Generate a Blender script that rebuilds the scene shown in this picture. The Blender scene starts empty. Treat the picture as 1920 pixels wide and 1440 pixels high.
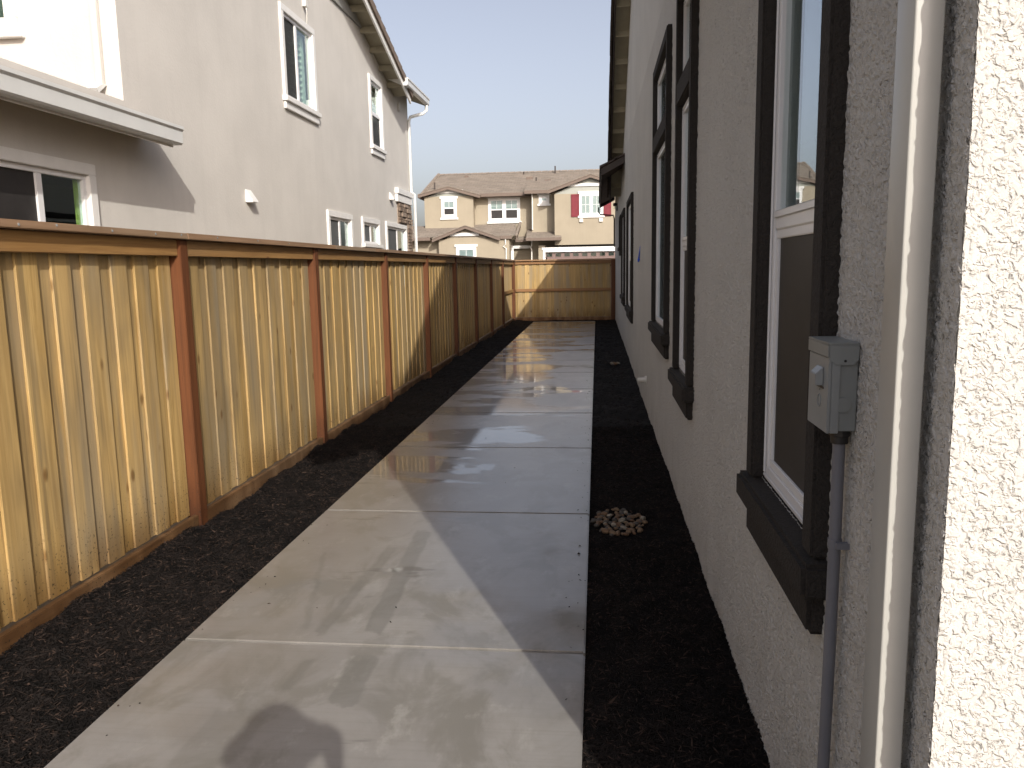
import bpy, bmesh, math, random
import numpy as np
from mathutils import Vector, Matrix, Euler

random.seed(7); np.random.seed(7)
S = bpy.context.scene
COL = S.collection
PI = math.pi

# ------------------------------------------------------------------ camera
FPX, YAW, PIT, ROL = 1478.03, -0.109127, 0.14596, -0.017934   # solved from the photograph's vanishing points
CAM = np.array([0.0, 0.0, 1.6])
def _rm():
    B = np.array([[1, 0, 0], [0, 0, -1], [0, 1, 0.]])
    c, s = math.cos(YAW), math.sin(YAW); Rz = np.array([[c, -s, 0], [s, c, 0], [0, 0, 1]])
    c, s = math.cos(PIT), math.sin(PIT); Rx = np.array([[1, 0, 0], [0, c, -s], [0, s, c]])
    c, s = math.cos(ROL), math.sin(ROL); Rr = np.array([[c, -s, 0], [s, c, 0], [0, 0, 1]])
    return Rr @ Rx @ B @ Rz
RM = _rm()
def ray(u, v): return RM.T @ np.array([(u - 960) / FPX, (v - 720) / FPX, 1])
def at_y(u, v, y): d = ray(u, v); return CAM + d * (y / d[1])       # where a sight line meets a plane of the survey
cd = bpy.data.cameras.new('camera'); cam = bpy.data.objects.new('camera', cd); COL.objects.link(cam)
cd.sensor_fit = 'HORIZONTAL'; cd.sensor_width = 36; cd.lens = 36 * FPX / 1920
cd.clip_start = 0.05; cd.clip_end = 3000
M = Matrix([[RM[0][i], -RM[1][i], -RM[2][i], CAM[i]] for i in range(3)] + [[0, 0, 0, 1]])
cam.matrix_world = M
S.camera = cam

# ------------------------------------------------------------------ sky, sun, exposure
SUN = Vector((-.455, 1.0, -.628))
el = math.atan2(.628, math.hypot(.455, 1)); az = math.atan2(.455, -1.0)
W = bpy.data.worlds.new('World'); S.world = W; W.use_nodes = True
nt = W.node_tree; nt.nodes.clear()
sky = nt.nodes.new('ShaderNodeTexSky'); sky.sky_type = 'NISHITA'; sky.sun_disc = False
sky.sun_elevation = el; sky.sun_rotation = az; sky.altitude = 0; sky.air_density = 1.0; sky.dust_density = 4.2; sky.ozone_density = 1.2
bg = nt.nodes.new('ShaderNodeBackground'); bg.inputs[1].default_value = 0.13
wo = nt.nodes.new('ShaderNodeOutputWorld')
hs = nt.nodes.new('ShaderNodeHueSaturation'); hs.inputs['Saturation'].default_value = .57; hs.inputs['Value'].default_value = .82
hz = nt.nodes.new('ShaderNodeMix'); hz.data_type = 'RGBA'; hz.blend_type = 'MULTIPLY'; hz.inputs[0].default_value = 1; hz.inputs[7].default_value = (1.02, .97, .985, 1)
nt.links.new(sky.outputs[0], hs.inputs['Color']); nt.links.new(hs.outputs[0], hz.inputs[6]); nt.links.new(hz.outputs[2], bg.inputs[0]); nt.links.new(bg.outputs[0], wo.inputs[0])
sl = bpy.data.lights.new('sun', 'SUN'); sl.energy = 2.3; sl.angle = math.radians(0.55); sl.color = (1.0, 0.95, 0.87)
so = bpy.data.objects.new('sun', sl); COL.objects.link(so)
so.rotation_euler = SUN.to_track_quat('-Z', 'Y').to_euler(); so.location = (10, -20, 20)
S.view_settings.view_transform = 'Standard'; S.view_settings.look = 'None'
S.view_settings.gamma = 1; S.view_settings.use_curve_mapping = False
S.view_settings.exposure = 0.76

# ------------------------------------------------------------------ material helpers
class N:
    def __init__(s, name):
        s.m = bpy.data.materials.new(name); s.m.use_nodes = True
        s.t = s.m.node_tree; s.t.nodes.clear()
        s.out = s.t.nodes.new('ShaderNodeOutputMaterial')
        s.b = s.t.nodes.new('ShaderNodeBsdfPrincipled')
        s.t.links.new(s.b.outputs[0], s.out.inputs[0])
        s._pos = None
    def n(s, typ, **kw):
        x = s.t.nodes.new(typ)
        for k, v in kw.items(): setattr(x, k, v)
        return x
    def link(s, a, b): s.t.links.new(a, b)
    def pos(s):
        if s._pos is None: s._pos = s.n('ShaderNodeNewGeometry').outputs['Position']
        return s._pos
    def obj(s): return s.n('ShaderNodeTexCoord').outputs['Object']
    def rnd(s): return s.n('ShaderNodeObjectInfo').outputs['Random']
    def scale(s, vec, sc):
        x = s.n('ShaderNodeVectorMath', operation='MULTIPLY'); s.link(vec, x.inputs[0]); x.inputs[1].default_value = sc; return x.outputs[0]
    def addv(s, vec, other):
        x = s.n('ShaderNodeVectorMath', operation='ADD'); s.link(vec, x.inputs[0]); s.link(other, x.inputs[1]); return x.outputs[0]
    def noise(s, vec, sc, det=3, rough=.55, dist=0.0):
        x = s.n('ShaderNodeTexNoise'); x.inputs['Scale'].default_value = sc; x.inputs['Detail'].default_value = det
        x.inputs['Roughness'].default_value = rough; x.inputs['Distortion'].default_value = dist
        if vec is not None: s.link(vec, x.inputs['Vector'])
        return x.outputs['Fac']
    def math(s, op, a, b=None, clamp=False):
        x = s.n('ShaderNodeMath', operation=op); x.use_clamp = clamp
        for i, v in enumerate((a, b)):
            if v is None: continue
            if isinstance(v, (int, float)): x.inputs[i].default_value = v
            else: s.link(v, x.inputs[i])
        return x.outputs[0]
    def ramp(s, fac, a, b, lo=0.0, hi=1.0):
        x = s.n('ShaderNodeMapRange'); x.interpolation_type = 'SMOOTHSTEP'
        s.link(fac, x.inputs[0]); x.inputs[1].default_value = a; x.inputs[2].default_value = b
        x.inputs[3].default_value = lo; x.inputs[4].default_value = hi
        return x.outputs[0]
    def mix(s, fac, a, b, blend='MIX'):
        x = s.n('ShaderNodeMix', data_type='RGBA', blend_type=blend)
        for sock, v in ((x.inputs[0], fac), (x.inputs[6], a), (x.inputs[7], b)):
            if isinstance(v, (int, float)): sock.default_value = v
            elif isinstance(v, tuple): sock.default_value = (*v[:3], 1)
            else: s.link(v, sock)
        return x.outputs[2]
    def sep(s, vec):
        x = s.n('ShaderNodeSeparateXYZ'); s.link(vec, x.inputs[0]); return x.outputs
    def comb(s, a, b, c):
        x = s.n('ShaderNodeCombineXYZ')
        for i, v in enumerate((a, b, c)):
            if isinstance(v, (int, float)): x.inputs[i].default_value = v
            else: s.link(v, x.inputs[i])
        return x.outputs[0]
    def bump(s, h, strength=.5, dist=.01, prev=None):
        x = s.n('ShaderNodeBump'); x.inputs['Strength'].default_value = strength; x.inputs['Distance'].default_value = dist
        s.link(h, x.inputs['Height'])
        if prev is not None: s.link(prev, x.inputs['Normal'])
        return x.outputs[0]
    def set(s, **kw):
        for k, v in kw.items():
            k = {'base': 'Base Color', 'rough': 'Roughness', 'normal': 'Normal', 'spec': 'Specular IOR Level', 'metal': 'Metallic',
                 'coat': 'Coat Weight', 'coatr': 'Coat Roughness', 'trans': 'Transmission Weight', 'ior': 'IOR', 'coatn': 'Coat Normal', 'coatior': 'Coat IOR'}[k]
            i = s.b.inputs[k]
            if isinstance(v, tuple): i.default_value = (*v[:3], 1)
            elif isinstance(v, (int, float)): i.default_value = v
            else: s.link(v, i)
        return s.m

def plain(name, col, rough=.6, spec=.4, var=.08, scale=6.0, bump=0.0, bscale=200):
    k = N(name); p = k.pos()
    f = k.noise(p, scale, 4)
    g = k.noise(p, scale * 9, 3)
    c = k.mix(k.ramp(f, .3, .7), tuple(x * (1 - var) for x in col), tuple(x * (1 + var) for x in col))
    c = k.mix(k.ramp(g, .45, .75, 0, .25), c, tuple(x * (1 - 2 * var) for x in col))
    k.set(base=c, rough=rough, spec=spec)
    if bump: k.set(normal=k.bump(k.noise(p, bscale, 3), bump, .004))
    return k.m

def stucco(name, col, disp=0.0, coarse=55.0, amp=.5, pit=.5, flat=False):
    k = N(name); p = k.pos()
    broad = k.noise(p, 1.1, 4)
    c = k.mix(k.ramp(broad, .3, .7), tuple(x * .95 for x in col), tuple(x * 1.04 for x in col))
    streak = k.noise(k.scale(p, (9, 9, .5)), 1.0, 3)
    c = k.mix(k.ramp(streak, .45, .8, 0, .16), c, tuple(x * .8 for x in col))
    z = k.sep(p)[2]
    splash = k.math('MULTIPLY', k.ramp(z, .55, -.05), k.ramp(k.noise(k.scale(p, (5, 5, 3)), 1.5, 5), .42, .72))
    c = k.mix(k.math('MULTIPLY', splash, .35), c, (col[0] * .62, col[1] * .58, col[2] * .52))
    n1 = k.noise(p, coarse, 2.5, .5, .6)
    n2 = k.noise(p, coarse * 2.9, 3, .6)
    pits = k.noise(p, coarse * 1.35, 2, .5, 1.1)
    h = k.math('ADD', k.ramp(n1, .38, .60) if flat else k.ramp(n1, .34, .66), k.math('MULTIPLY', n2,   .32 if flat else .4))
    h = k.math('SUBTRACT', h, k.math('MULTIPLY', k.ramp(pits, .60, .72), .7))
    c = k.mix(k.ramp(pits, .60, .72, 0, pit), c, tuple(x * .5 for x in col))  # darkens the pits: cavity shade painted into the stucco colour
    k.set(base=c, rough=.88, spec=.2)
    if disp:
        d = k.n('ShaderNodeDisplacement'); d.inputs['Scale'].default_value = disp; d.inputs['Midlevel'].default_value = .6
        k.link(h, d.inputs['Height']); k.link(d.outputs[0], k.out.inputs['Displacement'])
        k.m.displacement_method = 'BOTH'
    else:
        k.set(normal=k.bump(h, amp, .006))
    return k.m

def wood(name, c1, c2, grey=.35, axis='z', dirt=True, knots=True, gloss=.62):
    k = N(name); p = k.pos(); r = k.rnd()
    off = k.comb(k.math('MULTIPLY', r, 71.0), k.math('MULTIPLY', r, 37.0), k.math('MULTIPLY', r, 53.0))
    q = k.addv(p, off)
    sc = {'z': (26, 26, 1.1), 'y': (26, 1.1, 26), 'x': (1.1, 26, 26)}[axis]
    g = k.noise(k.scale(q, sc), 1.0, 5, .6, .9)
    fine = k.noise(k.scale(q, tuple(x * 5 for x in sc)), 1.0, 3, .6)
    c = k.mix(k.ramp(g, .3, .72), c1, c2)
    c = k.mix(k.ramp(fine, .5, .8, 0, .35), c, tuple(x * .55 for x in c1))
    hue = k.math('FRACT', k.math('MULTIPLY', r, 13.7))
    c = k.mix(k.math('MULTIPLY', hue, .45), c, (c2[0] * 1.12, c2[1] * 1.15, c2[2] * 1.35))
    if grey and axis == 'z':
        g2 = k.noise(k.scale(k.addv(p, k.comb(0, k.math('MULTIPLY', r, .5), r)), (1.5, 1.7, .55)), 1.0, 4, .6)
        near = k.ramp(k.sep(p)[1], 13, 5.5, .12, 1)  # weathering fades with distance: a lift painted into the shaded far boards' colour
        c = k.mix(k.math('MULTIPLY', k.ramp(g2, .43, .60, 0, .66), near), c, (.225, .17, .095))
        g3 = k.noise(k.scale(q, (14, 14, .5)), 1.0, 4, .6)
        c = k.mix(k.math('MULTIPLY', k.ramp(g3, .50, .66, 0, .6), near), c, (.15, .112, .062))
    val = k.math('FRACT', k.math('MULTIPLY', r, 29.3))
    c = k.mix(k.math('MULTIPLY', val, .38), c, tuple(x * .55 for x in c1))
    if grey:
        gm = k.noise(k.scale(q, {'z': (5, 5, .8), 'y': (5, .8, 5), 'x': (.8, 5, 5)}[axis]), 1.0, 4)
        c = k.mix(k.math('MULTIPLY', k.ramp(gm, .42, .7), grey), c, (.30, .25, .17))
        c = k.mix(k.math('MULTIPLY', k.ramp(k.math('FRACT', k.math('MULTIPLY', r, 7.3)), .7, 1.0), grey * .9), c, (.33, .28, .20))
    h = k.math('ADD', g, k.math('MULTIPLY', fine, .3))
    if knots:
        vo = k.n('ShaderNodeTexVoronoi'); vo.inputs['Scale'].default_value = 1.0
        k.link(k.scale(q, {'z': (6, 6, 3.0), 'y': (6, 3.0, 6), 'x': (3.0, 6, 6)}[axis]), vo.inputs['Vector'])
        kn = k.ramp(vo.outputs['Distance'], .15, .05)
        c = k.mix(k.math('MULTIPLY', kn, .75), c, (c1[0] * .38, c1[1] * .28, c1[2] * .22))
        h = k.math('ADD', h, k.math('MULTIPLY', kn, 1.2))
    if dirt:
        z = k.sep(p)[2]
        lo = k.ramp(z, .42, .03)
        wet = k.noise(k.scale(p, (3, 3, .9)), 1.6, 4)
        c = k.mix(k.math('MULTIPLY', lo, k.ramp(wet, .35, .6, .1, .7)), c, (c1[0] * .42, c1[1] * .33, c1[2] * .2))
        sp = k.noise(p, 75, 2)
        spm = k.math('MULTIPLY', k.ramp(sp, .62, .68), k.ramp(z, .55, .05))
        c = k.mix(k.math('MULTIPLY', spm, .9), c, (.025, .016, .01))
    k.set(base=c, rough=gloss, spec=.35, normal=k.bump(h, .35, .004))
    return k.m

def glass(name, tint=(.9, .95, .93)):
    k = N(name)
    k.t.nodes.remove(k.b)
    tr = k.n('ShaderNodeBsdfTransparent'); tr.inputs[0].default_value = (*tint, 1)
    gl = k.n('ShaderNodeBsdfGlossy'); gl.inputs['Roughness'].default_value = 0.004; gl.inputs[0].default_value = (.94, .97, 1, 1)
    lw = k.n('ShaderNodeLayerWeight'); lw.inputs[0].default_value = .5
    f5 = k.math('POWER', lw.outputs['Facing'], 4.2)
    fr = k.math('ADD', .06, k.math('MULTIPLY', f5, .9))
    mx = k.n('ShaderNodeMixShader')
    w = k.noise(k.pos(), 2.2, 2)
    bm = k.bump(w, .02, .02); k.link(bm, gl.inputs['Normal'])
    k.link(fr, mx.inputs[0]); k.link(tr.outputs[0], mx.inputs[1]); k.link(gl.outputs[0], mx.inputs[2])
    k.link(mx.outputs[0], k.out.inputs[0])
    return k.m

def tilemat(name, ca, cb, cm):
    k = N(name)
    uv = k.n('ShaderNodeUVMap'); uv.uv_map = 'UV'
    br = k.n('ShaderNodeTexBrick'); k.link(uv.outputs[0], br.inputs['Vector'])
    br.offset = .5; br.inputs['Scale'].default_value = 1; br.inputs['Brick Width'].default_value = 1; br.inputs['Row Height'].default_value = 1
    br.inputs['Mortar Size'].default_value = .018; br.inputs['Bias'].default_value = 0
    br.inputs['Color1'].default_value = (*ca, 1); br.inputs['Color2'].default_value = (*cb, 1); br.inputs['Mortar'].default_value = (*cm, 1)
    n = k.noise(k.pos(), .9, 4)
    st = k.noise(k.scale(uv.outputs[0], (.35, 1.0, 1)), 1.3, 3)
    c = k.mix(k.ramp(n, .35, .7, 0, .4), br.outputs[0], tuple(x * .72 for x in ca))
    c = k.mix(k.ramp(st, .45, .7, 0, .55), c, tuple(x * 1.25 for x in cb))
    k.set(base=c, rough=.85, spec=.25, normal=k.bump(k.noise(k.pos(), 30, 4), .4, .01))
    return k.m

MT = {}
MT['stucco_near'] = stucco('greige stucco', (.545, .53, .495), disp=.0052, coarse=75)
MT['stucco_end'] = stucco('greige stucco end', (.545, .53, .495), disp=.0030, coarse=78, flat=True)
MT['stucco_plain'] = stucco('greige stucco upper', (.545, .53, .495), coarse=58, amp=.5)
MT['stucco_left'] = stucco('pale stucco', (.63, .605, .56), coarse=30, amp=.13, pit=.05)
MT['stucco_far'] = stucco('beige stucco', (.35, .305, .23), coarse=26, amp=.12, pit=.05)
MT['trim_dark'] = stucco('dark brown stucco trim', (.042, .037, .033), coarse=90, amp=.6)
MT['white'] = plain('white painted trim', (.80, .79, .76), .55, .4, .03)
MT['vinyl'] = plain('white vinyl', (.80, .80, .80), .35, .5, .02)
MT['soffit'] = plain('tan soffit', (.33, .30, .22), .75, .3, .06)
MT['fascia_dark'] = plain('dark brown fascia', (.05, .038, .032), .55, .4, .12)
MT['wood_dark'] = plain('dark stained boards', (.085, .058, .042), .7, .3, .2)
MT['fascia_far'] = plain('brown fascia', (.17, .13, .105), .6, .3, .06)
MT['downspout'] = plain('greige painted steel', (.47, .465, .43), .33, .5, .03, 3)
MT['gutter'] = plain('white gutter steel', (.68, .69, .67), .35, .5, .03, 3)
MT['tile_far'] = tilemat('brown grey concrete tile', (.275, .236, .196), (.215, .184, .152), (.12, .10, .082))
MT['tile_dark'] = plain('dark roof tile', (.075, .06, .052), .85, .25, .2, 8, .4, 60)
MT['tile_left'] = plain('brown roof tile', (.20, .155, .125), .85, .25, .18, 8, .4, 60)
MT['blind_sky_tint'] = plain('sky tinted blind', (.34, .37, .39), .7, .2, .04)  # grey-blue paints the sky's reflection into the blinds behind the far panes
MT['tile_farp'] = plain('brown grey trim tile', (.245, .205, .168), .85, .25, .14, 8, .4, 60)
MT['batten'] = plain('grey green board siding', (.36, .37, .33), .7, .3, .04)
MT['batten_left'] = plain('grey board siding', (.33, .33, .31), .7, .3, .04)
MT['red'] = plain('barn red shutter', (.19, .03, .04), .6, .3, .08)
MT['garage'] = plain('brown garage door', (.20, .14, .125), .55, .3, .05)
MT['room'] = plain('dim interior', (.05, .05, .045), .9, .1, .1)
MT['screen'] = plain('fine insect screen', (.034, .031, .030), .55, .3, .12)
MT['screen_grey'] = plain('grey insect screen', (.12, .125, .125), .8, .15, .06)
MT['slat'] = plain('white shutter slat', (.72, .74, .70), .5, .3, .03)
MT['green'] = plain('lime green interior panel', (.40, .46, .13), .6, .3, .05)
MT['green_deep'] = plain('green interior panel', (.12, .30, .09), .6, .3, .08)
MT['glass'] = glass('clear window glass')
MT['glass_green'] = glass('green tinted window glass', (.86, .95, .90))
MT['box'] = plain('grey enamelled steel', (.24, .255, .25), .42, .5, .05, 5)
MT['box_edge'] = plain('worn grey enamelled steel', (.27, .285, .285), .38, .5, .06, 9)
MT['conduit'] = plain('grey plastic conduit', (.18, .183, .205), .45, .4, .06, 8)
MT['metal_dark'] = plain('dark metal', (.03, .028, .027), .45, .5, .1)
MT['blue'] = plain('blue plastic tape', (.03, .12, .75), .5, .4, .05)
MT['pvc'] = plain('white plastic pipe', (.72, .70, .64), .4, .4, .03)
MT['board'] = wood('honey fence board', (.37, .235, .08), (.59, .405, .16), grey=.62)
MT['post'] = wood('red brown stained post', (.085, .03, .010), (.165, .058, .019), grey=0, knots=False)
MT['trim_y'] = wood('brown stained rail', (.25, .13, .042), (.41, .235, .082), grey=.15, axis='y', dirt=False)
MT['trim_x'] = wood('brown stained cross rail', (.25, .125, .045), (.38, .20, .08), grey=.1, axis='x', dirt=False)
MT['cap_y'] = wood('weathered cap rail', (.25, .155, .085), (.36, .23, .14), grey=.35, axis='y', dirt=False)
MT['cap_x'] = wood('weathered cross cap rail', (.27, .155, .075), (.38, .23, .12), grey=.25, axis='x', dirt=False)
MT['kick_y'] = wood('kickboard', (.13, .068, .028), (.22, .12, .052), grey=.3, axis='y', dirt=True)
MT['kick_x'] = wood('cross kickboard', (.20, .095, .035), (.32, .17, .07), grey=.2, axis='x', dirt=True)
MT['bark'] = plain('grey bark', (.14, .11, .085), .9, .2, .25, 12, .6, 40)
MT['leafdry'] = plain('dry leaves', (.10, .09, .03), .8, .2, .3, 20)
MT['skin'] = plain('skin', (.45, .27, .19), .5, .4, .05)
MT['hair'] = plain('brown hair', (.04, .025, .018), .6, .3, .2)
MT['shirt'] = plain('navy shirt', (.03, .04, .075), .85, .2, .1)
MT['jeans'] = plain('blue jeans', (.05, .075, .14), .9, .2, .15)
def mk_mesh_screen():
    k = N('woven insect screen'); k.set(base=(.06, .062, .06), rough=.8, spec=.2)
    tr = k.n('ShaderNodeBsdfTransparent'); mx = k.n('ShaderNodeMixShader'); mx.inputs[0].default_value = .62
    k.link(tr.outputs[0], mx.inputs[1]); k.link(k.b.outputs[0], mx.inputs[2]); k.link(mx.outputs[0], k.out.inputs[0]); return k.m
MT['mesh_screen'] = mk_mesh_screen()
MT['hat'] = plain('straw hat', (.42, .33, .19), .85, .2, .1, 30)
MT['phone'] = plain('black phone shell', (.012, .012, .014), .25, .5, .05)

def mk_ground():
    k = N('bare soil'); p = k.pos(); f = k.noise(p, .4, 6)
    k.set(base=k.mix(k.ramp(f, .3, .7), (.16, .125, .085), (.25, .20, .145)), rough=.95, spec=.2, normal=k.bump(k.noise(p, 14, 5), .5, .03))
    return k.m
MT['soil'] = mk_ground()
def mk_street():
    k = N('asphalt'); p = k.pos(); f = k.noise(p, 1.5, 6)
    k.set(base=k.mix(k.ramp(f, .3, .7), (.04, .04, .04), (.065, .063, .06)), rough=.9, spec=.3, normal=k.bump(k.noise(p, 120, 3), .4, .005))
    return k.m
MT['asphalt'] = mk_street()
def mk_concrete(name='wet broom finished concrete', wet=True):
    k = N(name); p = k.pos(); xyz = k.sep(p); X, Y = xyz[0], xyz[1]
    big = k.noise(k.scale(p, (1.0, .55, 1)), 1.5, 5, .6, .4)
    mid = k.noise(p, 7, 5, .65)
    fine = k.noise(p, 160, 3, .6)
    broom = k.noise(k.scale(p, (3, 190, 1)), 1.0, 2)
    c = k.mix(k.ramp(big, .3, .7), (.212, .202, .188), (.277, .266, .250))
    c = k.mix(k.ramp(mid, .4, .75, 0, .35), c, (.20, .186, .165))
    c = k.mix(k.ramp(fine, .62, .75, 0, .5), c, (.14, .13, .115))
    if not wet:
        k.set(base=c, rough=.85, spec=.3, normal=k.bump(fine, .3, .004)); return k.m
    # a film of water: damp over most of the walk, standing in patches that lie across the fall of the slabs
    pn = k.noise(k.scale(k.addv(p, k.comb(0, 0, 3.1)), (.55, 1.25, 1)), 1.35, 4, .55, .5)
    far = k.ramp(Y, 3.8, 7.0, -.17, .05)
    rag = k.math('MULTIPLY', k.math('SUBTRACT', k.noise(k.scale(p, (1.6, 17, 1)), 1.0, 4, .65), .5), .20)
    left = k.ramp(X, -.35, -1.0, -.10, .03)
    pud = k.ramp(k.math('ADD', k.math('ADD', pn, rag), k.math('ADD', far, left)), .525, .565)
    damp = k.ramp(k.math('ADD', k.noise(k.scale(p, (.8, .9, 1)), 1.4, 5, .6), k.ramp(Y, 2.0, 5.2, -.12, .22)), .36, .58)
    # wet tracks left by a squeegee: narrow bands that run with the walk
    wob = k.math('MULTIPLY', k.math('SUBTRACT', k.noise(k.scale(p, (14, 5, 1)), 1.0, 4), .5), .05)
    Xw = k.math('ADD', X, wob); Yw = k.math('ADD', Y, k.math('MULTIPLY', k.math('SUBTRACT', k.noise(k.scale(p, (9, 9, 1)), 1.0, 4), .5), .22))
    stm = None
    for (xa, sla, wdt, ya, yb, amt) in ((-1.215, .045, .065, 3.2, 4.34, .8), (-1.035, -.05, .095, 3.24, 4.6, 1.0), (-1.20, .06, .05, 2.72, 2.98, .7), (-.96, -.05, .12, 2.66, 3.0, .9),
                                        (-1.44, -.26, .03, 3.25, 4.2, .55), (-1.30, .0, .22, 2.2, 2.6, .4)):
        cx_ = k.math('SUBTRACT', k.math('SUBTRACT', Xw, xa), k.math('MULTIPLY', k.math('SUBTRACT', Yw, (ya + yb) / 2), sla))
        dd = k.math('ABSOLUTE', cx_)
        band_ = k.math('MULTIPLY', k.ramp(dd, wdt / 2 + .012, wdt / 2 - .012), k.math('MULTIPLY', k.ramp(Yw, ya - .02, ya + .02), k.ramp(Yw, yb + .02, yb - .02)))
        band_ = k.math('MULTIPLY', band_, amt)
        stm = band_ if stm is None else k.math('MAXIMUM', stm, band_)
    blot = k.noise(k.scale(k.addv(p, k.comb(4.2, 1.7, 0)), (1.6, 1.1, 1)), 1.6, 5, .65, .6)
    c = k.mix(k.ramp(blot, .46, .62, 0, .62), c, (.15, .142, .12))
    lime = k.noise(k.scale(p, (4, 2.2, 1)), 1.5, 5, .7)
    c = k.mix(k.ramp(lime, .54, .70, 0, .5), c, (.345, .335, .31))
    cr = k.noise(k.scale(p, (1.5, 60, 1)), 1.0, 3)
    c = k.mix(k.ramp(cr, .45, .75, 0, .22), c, (.17, .16, .14))
    c = k.mix(k.math('MULTIPLY', damp, .30), c, (.165, .155, .138))
    c = k.mix(k.math('MULTIPLY', stm, .5), c, (.115, .112, .098))
    c = k.mix(k.math('MULTIPLY', pud, .55), c, (.11, .104, .094))
    h = k.math('ADD', k.math('MULTIPLY', broom, .5), k.math('ADD', k.math('MULTIPLY', fine, .5), k.math('MULTIPLY', mid, .6)))
    bstr = k.math('MULTIPLY', k.math('SUBTRACT', 1.0, pud), .22)
    b = k.n('ShaderNodeBump'); b.inputs['Distance'].default_value = .003; k.link(bstr, b.inputs['Strength']); k.link(h, b.inputs['Height'])
    rough = k.math('SUBTRACT', .62, k.math('MULTIPLY', damp, .26))
    coat = k.math('MAXIMUM', k.math('MULTIPLY', damp, .72), k.math('MAXIMUM', pud, k.math('MULTIPLY', stm, .5)))
    coatr = k.math('SUBTRACT', .25, k.math('MULTIPLY', pud, .205))
    wave = k.n('ShaderNodeBump'); wave.inputs['Distance'].default_value = .002; wave.inputs['Strength'].default_value = .2
    k.link(k.math('ADD', k.noise(k.scale(p, (1.5, 9, 1)), 2.0, 3), k.math('MULTIPLY', mid, .5)), wave.inputs['Height'])
    k.set(base=c, rough=rough, spec=.4, normal=b.outputs[0], coat=coat, coatr=coatr, coatior=1.4)
    k.link(wave.outputs[0], k.b.inputs['Coat Normal'])
    return k.m
MT['concrete'] = mk_concrete()
MT['concrete_dry'] = mk_concrete('dry concrete', False)
def mk_mulch(name, a, b):
    k = N(name); p = k.pos()
    f = k.noise(p, 9, 4); g = k.noise(p, 60, 3); v = k.n('ShaderNodeAttribute'); v.attribute_name = 'tone'
    c = k.mix(k.ramp(f, .3, .7), a, b)
    c = k.mix(k.ramp(v.outputs['Fac'], .62, 1.0, 0, 1), c, (.05, .033, .025))
    k.set(base=c, rough=.85, spec=.16, normal=k.bump(g, .6, .006))
    return k.m
MT['mulch'] = mk_mulch('black bark mulch', (.0035, .003, .0028), (.008, .0064, .0058))
MT['chips'] = mk_mulch('black bark chips', (.0045, .004, .0038), (.012, .0092, .0082))
def mk_stone(name, cols):
    k = N(name); r = k.rnd(); p = k.pos()
    c = k.mix(k.ramp(r, .2, .8), cols[0], cols[1])
    c = k.mix(k.ramp(k.noise(p, 30, 4), .4, .7, 0, .6), c, cols[2])
    k.set(base=c, rough=.7, spec=.3, normal=k.bump(k.noise(p, 45, 4), .5, .01)); return k.m
MT['ledge'] = mk_stone('brown ledge stone', ((.20, .145, .105), (.36, .28, .215), (.14, .11, .09)))
MT['peb_tan'] = mk_stone('tan pebble', ((.15, .10, .06), (.12, .066, .037), (.19, .135, .082)))
MT['peb_grey'] = mk_stone('grey pebble', ((.06, .053, .045), (.09, .078, .066), (.045, .042, .04)))
MT['peb_pale'] = mk_stone('pale pebble', ((.25, .215, .165), (.2, .18, .14), (.28, .245, .2)))

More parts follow.
